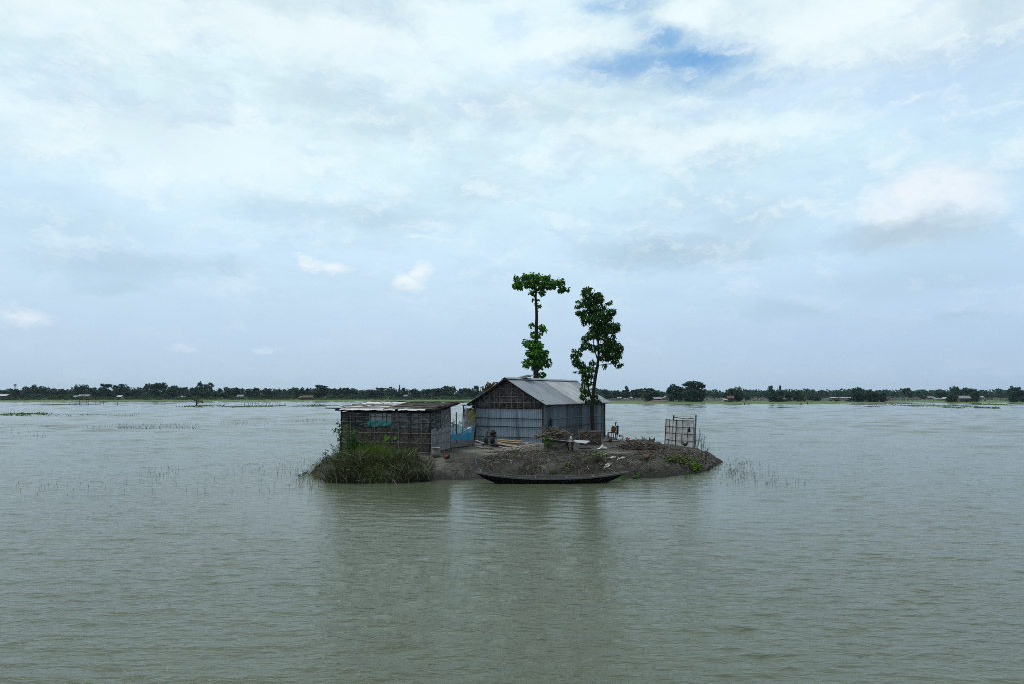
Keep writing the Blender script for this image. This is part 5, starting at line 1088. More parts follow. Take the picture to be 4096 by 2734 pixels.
# ------------------------------------------------------------------ plants of the island
def rand_in_px(n, x0, x1, y0, y1): return np.array([H(RS.uniform(x0, x1), RS.uniform(y0, y1)) for _ in range(n)])
def scatter_poly(n, x0, x1, y0, y1, dmin=-.1, dmax=99):
    out = []
    while len(out) < n:
        x = RS.uniform(x0, x1, n * 3); y = RS.uniform(y0, y1, n * 3); d = shore_dist(x, y); k = (d > dmin) & (d < dmax)
        out += list(np.stack([x[k], y[k], np.maximum(ground_z(x[k], y[k]), -.03)], 1))
    return np.array(out[:n])
def build_reeds():
    x0, x1 = G(1325, 1930)[0], G(1640, 1930)[0]
    p = scatter_poly(2700, x0 - .4, x1 + .1, 27.2, 30.2, -.25, 1.9); n = len(p)
    clump = .40 + .65 * np.clip(vnoise(p[:, 0], p[:, 1], 3.5, 31) * 2.4 + .5, 0, 1)
    dr = RS.normal(0, .22, (n, 3)); dr[:, 2] = 1; bend = np.stack([RS.normal(0, .28, n), -np.abs(RS.normal(.25, .2, n)), -RS.uniform(.1, .55, n)], 1)
    b = MB(); b.blades(p, dr, bend, RS.uniform(.4, 1.15, n) * clump, RS.uniform(.012, .040, n))
    q = scatter_poly(600, x1 - .2, G(1745, 1900)[0], 27.6, 30.5, -.1, 2.2); n = len(q); dr = RS.normal(0, .4, (n, 3)); dr[:, 2] = .8; b.blades(q, dr, np.stack([RS.normal(0, .3, n), -np.abs(RS.normal(.1, .2, n)), -RS.uniform(.2, .5, n)], 1), RS.uniform(.2, .5, n), .014)
    q = scatter_poly(900, G(1242, 1893)[0] - .3, x0 + .2, 28.3, 32.0, -.25, 2.0); n = len(q); dr = RS.normal(0, .5, (n, 3)); dr[:, 2] = .8; b.blades(q, dr, np.stack([RS.normal(0, .3, n), RS.normal(0, .2, n), -RS.uniform(.0, .4, n)], 1), RS.uniform(.2, .5, n), .011)
    # the separate tuft near the canoe bow side
    c = H(1690, 1915); n = 420; q = c + np.stack([RS.normal(0, .2, n), RS.normal(0, .15, n), np.zeros(n)], 1); dr = np.stack([RS.normal(-.15, .2, n), RS.normal(0, .2, n), np.ones(n)], 1); b.blades(q, dr, np.stack([RS.normal(-.35, .3, n), RS.normal(0, .2, n), -RS.uniform(.1, .5, n)], 1), RS.uniform(.5, .85, n), .018)
    tag(b.build('reeds', mat['reed_dry']), 'dry drooping reeds on the bank below the bamboo shed', 'reeds', kind='stuff')
    p = rand_in_px(1500, 1380, 1530, 1790, 1850); p2 = rand_in_px(900, 1470, 1640, 1805, 1850); p = np.vstack([p, p2]); n = len(p); dr = np.stack([RS.normal(.1, .35, n), RS.normal(-.1, .25, n), np.ones(n)], 1); b = MB(); pr = scatter_poly(1300, x0, x1, 27.5, 31, -.1, 2.2); m_ = len(pr); d_ = RS.normal(0, .3, (m_, 3)); d_[:, 2] = 1; b.blades(pr, d_, np.stack([RS.normal(0, .3, m_), -np.abs(RS.normal(.2, .2, m_)), -RS.uniform(.1, .5, m_)], 1), RS.uniform(.35, .9, m_), .018)
    b.blades(p, dr, np.stack([RS.normal(.15, .3, n), RS.normal(-.1, .2, n), -RS.uniform(0, .3, n)], 1), np.concatenate([RS.uniform(.35, .95, 1500), RS.uniform(.2, .5, 900)]), .017); tag(b.build('grass', mat['grass_green']), 'green and orange-tinged grass against the shed wall', 'grass', kind='stuff')
build_reeds()
def leafy_shrub(name, label, px, D, clusters, leaf, mt, scale=(3.356, 1200, 1500), stem_r=.012, cover=1.1, droop=.2, w=.42):
    base = on(*P(px[0], px[1], D)[:2]); t = thing(name, label, 'plant', base); b = MB(); cs = []
    cluster_leaves(b, clusters, D, leaf, leaf * w, cover, droop, zx=scale[0], ox=scale[1], oy=scale[2], centres=cs); b.build('foliage', mt, t)
    b = MB(); branches(b, [base - UP * .05, base + UP * .12], cs, stem_r); b.build('stem', mat['stem'], t); return t
leafy_shrub('leafy_shrub', 'tall leafy shrub at the left corner of the bamboo shed', (1362, 1800), 31.6, [(525, 640, 26, 34), (540, 700, 24, 46), (470, 715, 30, 18), (505, 750, 34, 30), (545, 770, 24, 50), (535, 830, 22, 30)], .13, mat['leaf_weed'], cover=2.0, droop=.5, stem_r=.016)
leafy_shrub('weed_bush', 'pale green weedy bush on the bank left of the shed', (1345, 1835), 31.0, [(425, 930, 16, 30), (430, 975, 22, 26), (370, 990, 18, 14), (470, 970, 22, 40), (520, 950, 26, 30), (520, 1010, 34, 40), (470, 1030, 36, 30), (560, 990, 20, 40)], .085, mat['leaf_weed'], cover=.9)
leafy_shrub('weed_bush', 'small dark green bush lowest on the bank left of the shed', (1310, 1855), 30.6, [(335, 1035, 22, 24), (350, 1075, 26, 20), (340, 1100, 18, 12)], .10, mat['leaf_weed'], cover=1.8)
leafy_shrub('weed_bush', 'dense green bush between the reeds and the left shed corner', (1385, 1850), 30.4, [(460, 1120, 40, 30), (500, 1090, 50, 36), (540, 1130, 36, 30)], .085, mat['leaf_weed'], cover=1.6)
leafy_shrub('tall_weed', 'tall thin green weed against the left end of the shed wall', (1389, 1800), 30.8, [(628, 690, 24, 40), (650, 680, 22, 18), (630, 760, 22, 40), (640, 840, 26, 50), (660, 920, 40, 50)], .11, mat['leaf_weed'], cover=1.5)
leafy_shrub('tall_weed', 'bushy bright green weed in front of the shed wall', (1418, 1810), 30.8, [(735, 740, 18, 34), (725, 840, 44, 50), (730, 900, 66, 50), (720, 790, 24, 34), (800, 930, 60, 40), (680, 960, 60, 50)], .12, mat['leaf_weed'], cover=2.0, w=.25)
leafy_shrub('tall_weed', 'thin weed with small yellow green leaves at the middle of the shed wall', (1470, 1815), 30.8, [(870, 775, 16, 10), (935, 768, 14, 12), (860, 890, 40, 40), (930, 930, 60, 40), (1000, 950, 40, 30)], .10, mat['leaf_lime'], cover=1.3, w=.25)
def build_taro():
    D = 31.2; z1 = lambda x, y, d=0: P(1200 + x / 3.356, 1500 + y / 3.356, D + d); base = on(*z1(1295, 1070)[:2]); t = thing('taro_plant', 'taro plant with two big upright heart-shaped leaves before the shed wall', 'plant', base)
    def leaf(stalk, tip, wid, nm):
        b = MB(); a = np.asarray(stalk); e = np.asarray(tip); d = e - a; ln = np.linalg.norm(d); d = d / ln; sd = nrm(np.cross(d, (0.25, -1, .25))); nn = np.cross(sd, d); rows = []
        for s, w in ((-.28, .30), (-.12, .46), (.05, .5), (.25, .47), (.5, .36), (.75, .2), (1, .01)):
            rows.append([a + d * ln * s * .8 + sd * wid * w * k + nn * (.05 * abs(k)) * ln for k in (-1, -.5, 0, .5, 1)])
        rows[0][2] = a + d * ln * 0.0; rows[0][1] = rows[0][1] + d * ln * .03; rows[0][3] = rows[0][3] + d * ln * .03
        b.grid(np.array(rows)); b.build(nm, mat['leaf_bright'], t)
    leaf(z1(1168, 815), z1(1122, 900, -.12), .27, 'leaf'); leaf(z1(1275, 822), z1(1264, 878, -.08), .17, 'leaf')
    b = MB(); b.tube([base, z1(1265, 990), z1(1220, 900), z1(1172, 835)], [.025, .022, .016, .012], 6); b.tube([base, z1(1285, 980), z1(1278, 900), z1(1275, 832)], [.022, .018, .014, .01], 6); b.build('stalk', mat['stem'], t)
build_taro()
def bare_shrub(label, base, tips, r=.014):
    t = thing('bare_sapling', label, 'plant', base); b = MB()
    for e in tips:
        m = (base + e) / 2 + RS.normal(0, .04, 3); b.tube([base - UP * .05, m, e], [r, r * .7, r * .25], 5)
        for k in range(5): s = RS.uniform(.35, .95); q = base + (e - base) * s; b.bar(q, q + np.array((RS.normal(0, .12), RS.normal(0, .12), RS.uniform(.08, .3))), r * .35, 4)
    b.build('stem', mat['stem'], t)
B_ = H(1722, 1820); z1 = lambda x, y, D: P(1200 + x / 3.356, 1500 + y / 3.356, D)
bare_shrub('bare dark twigs at the right front corner of the shed', B_, [z1(1620, 850, B_[1]), z1(1600, 930, B_[1] - .1), z1(1640, 960, B_[1]), z1(1850, 880, B_[1]), z1(1420, 980, B_[1] - .3), z1(1680, 900, B_[1])])
z5 = lambda x, y, D: P(2600 + x / 6.525, 1640 + y / 6.525, D)
for (bx, by, tips, lab) in ((1235, 1010, ((1300, 530), (1240, 760), (1190, 640), (1330, 560)), 'leafless sapling nearest the latrine corner post'), (1345, 1235, ((1340, 700), (1430, 650), (1290, 660), (1400, 690)), 'leafless forked sapling on the slope right of the latrine'), (1440, 1290, ((1560, 850), (1450, 860), (1520, 1000), (1600, 1030)), 'low twiggy sapling furthest right of the latrine')):
    p = H(2600 + bx / 6.525, 1640 + by / 6.525); bare_shrub(lab, p, [z5(x, y, p[1]) for x, y in tips], .013)
def build_vines():
    b = MB()
    def tangle(n, x0, x1, y0, y1, dmin, dmax, lmin, lmax, r, hmax):
        p = scatter_poly(n, x0, x1, y0, y1, dmin, dmax); p = p[vnoise(p[:, 0], p[:, 1], 2.6, 77) * 1.6 + RS.rand(len(p)) > .38]
        for q in p:
            a = RS.rand() * 6.283; L_ = RS.uniform(lmin, lmax); d = np.array((math.cos(a), math.sin(a), 0)); pd = np.array((-d[1], d[0], 0)); c = RS.normal(0, .35); h = RS.uniform(.0, hmax); s = np.linspace(0, 1, 5)
            pts = q + d * L_ * s[:, None] + pd * (c * L_ * (s * s)[:, None]); pts[:, 2] = np.maximum(ground_z(pts[:, 0], pts[:, 1]), 0) + .015 + h * np.sin(s * math.pi)
            b.tube(pts, r * RS.uniform(.6, 1.3), 3, cap=False)
    tangle(2100, G(1950, 1850)[0], G(2450, 1850)[0], 28.4, 33.2, .15, 3.6, .18, .55, .010, .10)
    tangle(1900, G(2430, 1850)[0], 10.6, 28.6, 36.0, .15, 2.6, .15, .5, .009, .08)
    tangle(260, G(1760, 1850)[0], G(1950, 1850)[0], 28.4, 31, .1, 2.2, .1, .3, .007, .03)
    tag(b.build('dry_vines', mat['vine_dry']), 'tangled dry vines and roots over the mud slope', 'vines', kind='stuff')
    p = scatter_poly(5000, G(1980, 1850)[0], 10.8, 28.5, 34.5, .05, 2.4); n = len(p); dr = RS.normal(0, .6, (n, 3)); dr[:, 2] = .5; b = MB(); b.blades(p, dr, np.stack([RS.normal(0, .3, n), RS.normal(0, .3, n), -RS.uniform(0, .5, n)], 1), RS.uniform(.06, .2, n), .009); tag(b.build('dry_grass', mat['vine_dry']), 'short dry grass stubble on the mud slope', 'grass', kind='stuff')
build_vines()
def ground_cover(name, label, spots, leaf, mt, per=60):
    b = MB()
    for fx, fy, r in spots:
        c = H(fx, fy); n = per; R = r * c[1] / F; p = c + np.stack([RS.normal(0, .6, n) * R, RS.normal(0, .6, n) * R * 1.2, np.zeros(n)], 1); p[:, 2] = np.maximum(ground_z(p[:, 0], p[:, 1]), 0) + RS.uniform(.02, .12, n)
        dr = RS.normal(0, 1, (n, 3)); dr[:, 2] = RS.uniform(-.2, .6, n); up = RS.normal(0, .4, (n, 3)); up[:, 2] += 1; b.leaves(p, dr, up, RS.uniform(.6, 1.2, n) * leaf, leaf * .55)
    return tag(b.build(name, mt), label, 'plant', kind='stuff')
ground_cover('ground_cover', 'yellow green creeping plants on the slope below the latrine', [(2685, 1843, 12), (2700, 1832, 14), (2720, 1832, 16), (2740, 1838, 18), (2760, 1846, 18), (2780, 1850, 18), (2745, 1850, 14), (2720, 1846, 14), (2765, 1862, 16), (2792, 1858, 14)], .10, mat['leaf_lime'], 70)
ground_cover('ground_cover', 'fresh green leaves at the foot of the slope below the latrine', [(2772, 1870, 12), (2785, 1868, 12), (2790, 1876, 10), (2776, 1880, 10), (2680, 1845, 6)], .13, mat['leaf_bright'], 40)
ground_cover('ground_cover', 'scattered small yellow green weeds among the dry vines', [(2118, 1877, 8), (2135, 1873, 5), (2158, 1872, 5), (2222, 1888, 8), (2205, 1891, 5), (2255, 1872, 8), (2262, 1860, 7), (2278, 1864, 5), (1975, 1835, 8), (2062, 1822, 5), (2170, 1825, 6), (2060, 1828, 5), (2275, 1815, 7), (2300, 1824, 5), (2360, 1838, 7), (2380, 1834, 8), (2405, 1840, 6)], .09, mat['leaf_lime'], 14)
ground_cover('floating_plants', 'bright floating water plants at the island edge', [(2478, 1911, 9), (2492, 1915, 9), (2540, 1910, 8), (2555, 1908, 8), (2745, 1910, 7), (2760, 1908, 6), (1500, 1925, 9), (1520, 1920, 9), (1545, 1915, 8), (1270, 1905, 8), (1262, 1912, 6), (1342, 1915, 6), (1345, 1905, 5), (1255, 1862, 8), (1268, 1866, 7), (1210, 1904, 6), (1196, 1906, 5), (1220, 1897, 4)], .09, mat['leaf_bright'], 22)
def build_creepers():
    for (fx, fy, lab) in ((2372, 1850, 'green stalky seedling left of the dark basket'), (2405, 1852, 'green stalky seedling in front of the dark basket')):
        p = H(fx, fy); t = thing('seedling', lab, 'plant', p); b = MB(); tips = [p + np.array((RS.normal(0, .15), RS.normal(0, .1), RS.uniform(.25, .55))) for _ in range(5)]
        for e in tips: b.tube([p, (p + e) / 2 + RS.normal(0, .03, 3), e], [.009, .007, .005], 4)
        b.build('stalk', mat['leaf_lime'], t); b = MB(); dr = RS.normal(0, .6, (10, 3)); dr[:, 2] -= .3; b.leaves(np.array(tips * 2), dr, np.tile((0, -.6, .8), (10, 1)), .10, .08); b.build('leaf', mat['leaf_bright'], t)
    a, e = H(1556, 1918), G(1588, 1938); b = MB(); b.tube([a + UP * .1, (a + e) / 2 + UP * .12, e + UP * .01], [.02, .018, .01], 5); tag(b.build('branch', mat['grey_wood']), 'dead branch dipping into the water in front of the reeds', 'branch')
    p = H(2822, 1868); b = MB(); b.ball(p - UP * .03, (.16, .5, .07), 16, 9, .3, np.array([(.7, -.7, -.2), (.7, .7, .2), (0, -.2, 1)])); tag(b.build('netting_bundle', M('netting', (.10, .078, .062), (.045, .036, .03), 9, .9, .8, 25)), 'brown bundle of old netting at the right shore', 'netting')
build_creepers()

# ------------------------------------------------------------------ stems and weeds standing in the water
def build_water_stems():
    b = MB()
    def stems(n, x0, x1, y0, y1, hmin, hmax, r=.006):
        for _ in range(n):
            fx, fy = RS.uniform(x0, x1), RS.uniform(y0, y1); p = G(fx, fy, 0)
            if shore_dist(p[0], p[1]) > -.05: continue
            h = RS.uniform(hmin, hmax); d = np.array((RS.normal(0, .35), RS.normal(0, .2), 1)); q = p + d * h * .6; e = q + np.array((RS.normal(0, .5), 0, RS.uniform(-.2, 1))) * h * .5
            b.tube([p - UP * .1, q, e], r * max(1.0, p[1] / 70.0), 3, cap=False)
    stems(80, 2860, 3010, 1838, 1895, .05, .18); stems(30, 2900, 3080, 1850, 1910, .08, .25); stems(60, 2800, 3100, 1890, 1935, .06, .2); stems(18, 3050, 3250, 1905, 1940, .06, .2)
    stems(22, 0, 600, 1930, 1985, .08, .18); stems(26, 540, 1300, 1915, 1965, .08, .18); stems(34, 900, 1250, 1860, 1910, .06, .18); stems(24, 560, 720, 1868, 1910, .08, .2)
    stems(40, 1150, 1330, 1900, 1960, .08, .25); stems(44, 1100, 1290, 1830, 1900, .06, .18)
    stems(420, 470, 800, 1695, 1716, .05, .28, .009); stems(150, 330, 560, 1698, 1712, .05, .2, .009); stems(140, 880, 1110, 1680, 1700, .05, .18, .009); stems(120, 0, 200, 1690, 1756, .05, .18, .009)
    stems(300, 0, 560, 1652, 1660, .06, .25, .012); stems(120, 100, 400, 1655, 1664, .06, .25, .012); stems(150, 1150, 1370, 1676, 1686, .06, .22, .009)
    tag(b.build('water_stems', mat['water_stem']), 'sparse dead stems standing out of the shallow water', 'stems', kind='stuff')
build_water_stems()
mat['weed_far'] = M('weed_far', (0.095, 0.19, 0.03), (0.06, 0.13, 0.03), .4, .8, island=.3); mat['mud_far'] = M('mud_far', (0.07, 0.065, 0.055), (0.05, 0.05, 0.04), .4, .9, island=.3)
def weed_mat(label, x0, x1, fy, thick, mt, h=.35, n=None, name='weed_mat', group='floating weed mats on the flooded field'):
    h = h * (.6 if mt is not mat['leaf_bright'] else 1.0)
    D = G(CX, fy)[1]; a = G(x0, fy)[0]; c = G(x1, fy)[0]; W = c - a; dep = max(1.2, thick * D * D / (CAMZ * F))
    n = n or int(min(1500, 160 + W * 16)); t = RS.uniform(-1, 1, n); prof = np.sqrt(np.clip(1 - np.abs(t) ** 2.2, 0, 1)) * (.6 + .4 * np.sin(t * 7 + fy))
    p = np.stack([(a + c) / 2 + t * W / 2, D + RS.uniform(-.5, .5, n) * dep, np.zeros(n)], 1); p[:, 2] = RS.uniform(0, 1, n) * h * prof * (.45 if mt is mat['mud_far'] else .7)
    dr = RS.normal(0, .7, (n, 3)); dr[:, 2] = RS.uniform(.1, 1, n); up = RS.normal(0, .5, (n, 3)); up[:, 2] += .8
    ls = (.24 if mt is mat['mud_far'] else min(h, .42)); b = MB(); b.leaves(p, dr, up, ls * RS.uniform(.5, 1.1, n), ls * .5)
    g = np.array([[((a + c) / 2 + q * W / 2, D + k * dep * .5 * math.sqrt(max(0, 1 - q * q)), .03 + .4 * h * (1 - k * k) * (1 - q * q)) for k in (-1, 0, 1)] for q in np.linspace(-1, 1, 14)]); b.grid(g[:, ::1])
    return tag(b.build(name, mt, origin=((a + c) / 2, D, 0)), label, 'weed mat', group)
weed_mat('small bright weed mat near the left edge of the photo, left of its twin', 38, 86, 1656, 4, mat['leaf_bright'], .32); weed_mat('small bright weed mat near the left edge, thicker towards its right end', 104, 158, 1656, 4, mat['leaf_bright'], .36)
for lab, x0, x1, fy, th, mt, h in (('low brownish mud bar off the left far bank', 168, 235, 1616, 4, 'mud_far', .5), ('longer dark mud bar right of the brownish one off the left bank', 228, 292, 1616, 4, 'mud_far', .7), ('green weed islet under the lone little tree', 757, 856, 1623, 5, 'weed_far', .9), ('dark mud islet right of the lone little tree', 880, 965, 1624, 4, 'mud_far', .7), ('bright green weed islet among the thin poles', 962, 1077, 1625, 5, 'weed_far', .95),
                                ('tiny mud islet right of the thin poles', 1099, 1120, 1621, 3, 'mud_far', .5), ('long flat mud islet left of the shed roof', 1140, 1250, 1622, 3, 'mud_far', .6), ('green hump of weed on the islet left of the shed roof', 1240, 1285, 1622, 3, 'weed_far', 1.2), ('dark hump at the right end of the islet left of the shed roof', 1278, 1320, 1622, 3, 'mud_far', 1.1), ('short dark weed line beneath the middle fishing poles', 332, 356, 1617, 3, 'mud_far', .4),
                                ('long thin dark weed line before the left far bank', 560, 720, 1610, 2, 'mud_far', .3), ('patchy pale weed belt along the left far bank', -40, 240, 1604, 4, 'weed_far', .25), ('thin pale weed belt right of the first belt on the left far bank', 200, 420, 1606, 3, 'weed_far', .22),
                                ('long green weed strip off the right far bank', 3590, 3850, 1621, 4, 'weed_far', .55), ('raised green weed strip left of the long one off the right bank', 3590, 3660, 1613, 5, 'weed_far', .7), ('small green weed mat alone near the right edge of the photo', 3937, 3963, 1630, 3, 'weed_far', .7), ('small green weed mat below the long strip on the right', 3799, 3818, 1629, 3, 'weed_far', .6), ('small weed mat at the right tip of the long strip', 3870, 3905, 1626, 2, 'weed_far', .4),
                                ('thin weed line left of the two humps near the right edge', 3905, 3945, 1616, 2, 'weed_far', .4), ('first of two weed humps near the right edge', 3938, 3960, 1615, 3, 'weed_far', .7), ('second of two weed humps near the right edge', 3962, 3988, 1617, 3, 'weed_far', .6), ('long low weed line at the right edge of the photo', 4005, 4100, 1617, 2, 'weed_far', .3), ('tiny dark weed tuft in open water on the right', 3480, 3496, 1625, 2, 'mud_far', .5), ('thin weed line under the big umbrella tree of the right bank', 2755, 2870, 1617, 2, 'weed_far', .3), ('long dark weed line right of the middle of the right bank', 3110, 3185, 1627, 2, 'mud_far', .2), ('flat weed line left of the long strip on the right bank', 3400, 3590, 1616, 2, 'mud_far', .3)):
    weed_mat(lab, x0, x1, fy, th, mat[mt], h)
def build_far_poles():
    g = 'thin fishing poles standing in the flooded field'; spots = [(277, 1605, 1614), (318, 1592, 1617), (345, 1585, 1615), (352, 1573, 1617), (355, 1598, 1617), (364, 1601, 1616), (381, 1605, 1616), (401, 1604, 1616), (414, 1602, 1616), (470, 1600, 1617), (978, 1606, 1619), (993, 1605, 1619), (1001, 1604, 1618), (1009, 1605, 1618), (1023, 1607, 1618), (1035, 1602, 1618), (1052, 1600, 1619), (1066, 1608, 1618), (1074, 1606, 1621, 6), (1106, 1608, 1620, 4), (1118, 1600, 1624, 3), (1139, 1609, 1621), (1143, 1610, 1621, -3)]
    o0 = ['first', 'second', 'third', 'fourth', 'fifth', 'sixth', 'seventh', 'eighth', 'ninth', 'tenth', 'eleventh', 'twelfth', 'thirteenth']
    for i, s in enumerate(spots):
        fx, ft, fb = s[:3]; D = G(fx, fb)[1]; sl = s[3] if len(s) > 3 else 0; p = G(fx, fb); e = P(fx + sl, ft, D); b = MB(); b.bar(p - UP * .2, e, .065, 5, taper=.6)
        lab = (o0[i] + ' thin pole from the left in the left group off the far bank') if i < 10 else (o0[i - 10] + ' thin pole from the left around the green weed islet')
        tag(b.build('fishing_pole', mat['dark_wood']), lab, 'pole', g)
    for fx, fb, ft, lab in ((2979, 1614, 1607, 'short dark stake in the grass edge right of the red-roofed house'), (2996, 1614, 1609, 'shorter pale stake beside the dark one in the grass edge'), (3204, 1614, 1608, 'stubby dark stake at the water edge on the right'), (3230, 1613, 1606, 'taller dark stake at the water edge on the right'), (2555, 1606, 1600, 'small dark stake on the grassy bank near the white-roofed hut')):
        p = G(fx, fb, .1); e = P(fx, ft, p[1]); b = MB(); b.tube([p - UP * .2, (p + e) / 2, e], [.2, .16, .10], 6); tag(b.build('stake', mat['dark_wood'] if 'pale' not in lab else mat['grey_wood']), lab, 'stake')
    for fx, ft, fb, lab in ((3698, 1577, 1595, 'tall pale pole on the field right of the middle of the right bank'), (3960, 1578, 1600, 'pale pole on the field left of the last trees on the right'), (3618, 1582, 1594, 'short pale pole far back on the right field')):
        D = 330; p = P(fx, fb, D); p[2] = .5; b = MB(); b.tube([p, P(fx, ft, D)], [.14, .09], 6); e = P(fx, ft + 2, D); b.bar(e - np.array((.5, 0, 0)), e + np.array((.5, 0, 0)), .06, 4); tag(b.build('utility_pole', mat['grey_wood']), lab, 'pole')
    D = 600; c = P(63, 1534, D); t = thing('radio_mast', 'distant lattice radio mast above the trees on the far left', 'mast', (c[0], D, .6)); b = MB()
    for sx, sy_ in ((-1, -1), (1, -1), (0, 1)): b.bar((c[0] + sx * 1.0, D + sy_ * 1.0, .5), (c[0] + sx * .55, D + sy_ * .55, c[2]), .16, 5)
    for k in range(9): z = .5 + (c[2] - .5) * (k + .5) / 9; w = 1 - .45 * (k + .5) / 9; b.bar((c[0] - w, D - w, z), (c[0] + w, D - w, z + .8), .09, 4); b.bar((c[0] + w, D - w, z), (c[0], D + w, z + .8), .09, 4)
    b.build('tower', mat['alloy'], t); b = MB()
    for sx in (-.9, .1, .9): b.tube([(c[0] + sx, D - .7, c[2] - 2.0), (c[0] + sx, D - .7, c[2] + .2)], .3, 8)
    b.build('antenna', mat['white_plastic'], t)
build_far_poles()

# ------------------------------------------------------------------ far houses
LAND = []
def far_house(label, x0, x1, ytop, ybase, D, roof, wall, kind='gable', door=True, short=None):
    z0 = bank_z((x0 + x1) / 2, D) - .05; a = P(x0, ybase, D)[0]; c = P(x1, ybase, D)[0]; w = c - a; zt = P(CX, ytop, D)[2]; zb = min(P(CX, ybase, D)[2], z0 + 1.2); zb = max(zb, z0 - .1) ; ze = zb + (zt - zb) * .62; dep = max(2.5, w * .55); cx = (a + c) / 2
    t = thing('far_house', label, 'house', (cx, D, zb)); LAND.append(((x0 + x1) / 2, short or label, D))
    b = MB(); ww = w * .92; b.box((cx, D, (zb - .6 + ze) / 2), (ww, dep * .9, ze - zb + .6)); 
    if kind == 'end': b.add([(cx - ww / 2, D - dep * .45, ze), (cx + ww / 2, D - dep * .45, ze), (cx, D - dep * .45, zt - .05)], [[0, 1, 2]])
    b.build('wall', wall, t, False); b = MB(); th = .06
    if kind == 'gable': sec = [(-dep / 2 - .25, ze - .1), (0, zt), (dep / 2 + .25, ze - .1)]; g = np.array([[(x, D + y, z) for y, z in sec] for x in (a, c)])
    elif kind == 'end': sec = [(-w / 2 - .15, ze - .1), (0, zt), (w / 2 + .15, ze - .1)]; g = np.array([[(cx + q, D + y, z) for q, z in sec] for y in (dep / 2 + .2, -dep / 2 - .3)])
    else: sec = [(-dep / 2 - .4, ze - .05), (dep / 2 + .3, zt)]; g = np.array([[(x, D + y, z) for y, z in sec] for x in (a, c)])
    b.grid(g, back=th) if kind != 'end' else b.grid(g[:, ::-1], back=th); b.build('roof', roof, t, False)
    if door and w > 1.8: b = MB(); b.box((cx + w * .12, D - dep * .45 - .03, zb + (ze - zb) * .42), (min(.8, w * .2), .06, (ze - zb) * .84)); b.build('door', mat['far_door'], t, False)
    return t
R, RW, RR, W1, W2 = mat['far_roof'], mat['far_roof_white'], mat['far_roof_red'], mat['far_wall'], mat['far_wall_pale']
far_house('long white-roofed house at the left edge of the far bank', -30, 38, 1573, 1592, 326, RW, W1, short='the leftmost white-roofed house')
far_house('wide grey hip-roofed house behind the thin poles on the left bank', 316, 362, 1575, 1592, 328, R, W1, short='the house behind the poles')
far_house('small grey-roofed annex left of the wide grey-roofed house', 298, 314, 1579, 1592, 327, R, W1, short='the small grey annex'); LAND.pop()
far_house('small white-walled hut under big trees on the left bank', 471, 491, 1578, 1592, 324, RW, W2, 'gable', short='the small white hut under big trees')
far_house('grey shack half hidden in bushes on the left bank', 215, 237, 1580, 1592, 330, R, W1, short='the grey shack in the bushes')
far_house('house with a white roof glimpsed between trees behind the lone little tree', 727, 749, 1579, 1594, 332, RW, W1, short='the white roof behind the lone tree')
far_house('pale-roofed house between trees right of the lone little tree', 950, 976, 1576, 1592, 332, R, W1, short='the pale-roofed house among trees')
far_house('red-roofed house with a pale wall on the left bank', 1211, 1254, 1579, 1597, 326, RR, W1, short='the left bank red-roofed house')
far_house('small red-roofed lean-to left of the red-roofed house', 1195, 1209, 1582, 1596, 325, RR, W1, 'shed', short='x'); LAND.pop()
far_house('grey-roofed house deep between trees above the shed roof', 1615, 1632, 1576, 1590, 335, R, W1, short='the house above the shed roof')
far_house('bright white-roofed hut right of the tin house, farthest left of its row', 2469, 2488, 1586, 1596, 330, RW, W1, short='the bright white-roofed hut')
far_house('low grey shack right of the bright white-roofed hut', 2492, 2510, 1589, 1597, 332, R, W1, short='x'); LAND.pop()
far_house('tiny white-roofed shack left of the grey long shed', 2520, 2529, 1585, 1595, 334, RW, W1, short='x'); LAND.pop()
far_house('long grey-roofed cattle shed on a brown mound', 2613, 2646, 1585, 1602, 246, R, W1, 'gable', short='the long grey shed on the brown mound')
far_house('blue-white gabled hut right of the long grey shed', 2653, 2674, 1581, 1602, 246, R, W2, 'end', short='the blue-white gabled hut')
far_house('white shack beside the red-roofed house on the right bank', 2892, 2907, 1591, 1604, 244, W2, W2, 'shed', short='x'); LAND.pop()
far_house('red-roofed house hidden among trees on the right bank', 2906, 2934, 1580, 1603, 247, RR, W1, short='the right bank red-roofed house')
far_house('brown hut under the twin trees of the right bank', 3105, 3140, 1587, 1603, 250, W1, W1, short='the brown twin-tree hut')
for i, (x0, x1, n_) in enumerate(((3318, 3340, 'first'), (3342, 3360, 'second'), (3361, 3378, 'third'), (3380, 3408, 'last'))):
    far_house(n_ + ' from the left in the row of white roofs far back on the right', x0, x1, 1585 + i % 2, 1595, 345 + 3 * i, RW if i != 1 else R, W1, short='the row of white roofs'); 
    if i: LAND.pop()
far_house('long white-walled shed on the right bank', 3738, 3768, 1590, 1601, 290, R, W2, 'shed', short='the long white shed')
far_house('grey flat-roofed house far behind the long white shed', 3707, 3736, 1583, 1596, 340, R, W1, short='x'); LAND.pop()
far_house('pale gabled hut right of the long white shed', 3773, 3786, 1586, 1601, 288, W2, W2, 'end', short='x'); LAND.pop()
far_house('large grey tin-roofed house under trees near the right edge', 3828, 3878, 1580, 1604, 262, R, W1, short='the large tin-roofed far house')
far_house('lone white-roofed hut far back near the right edge', 3921, 3933, 1582, 1593, 380, RW, W1, short='the lone white-roofed hut far back')
p = P(2645, 1603, 243); b = MB(); b.ball((p[0], 244.5, .2), (4.8, 3, .9), 20, 8, .05); tag(b.build('mound', M('brown_mound', (.16, .125, .105), (.11, .09, .075), .6, .95)), 'bare brown earth mound under the long grey shed', 'mound')
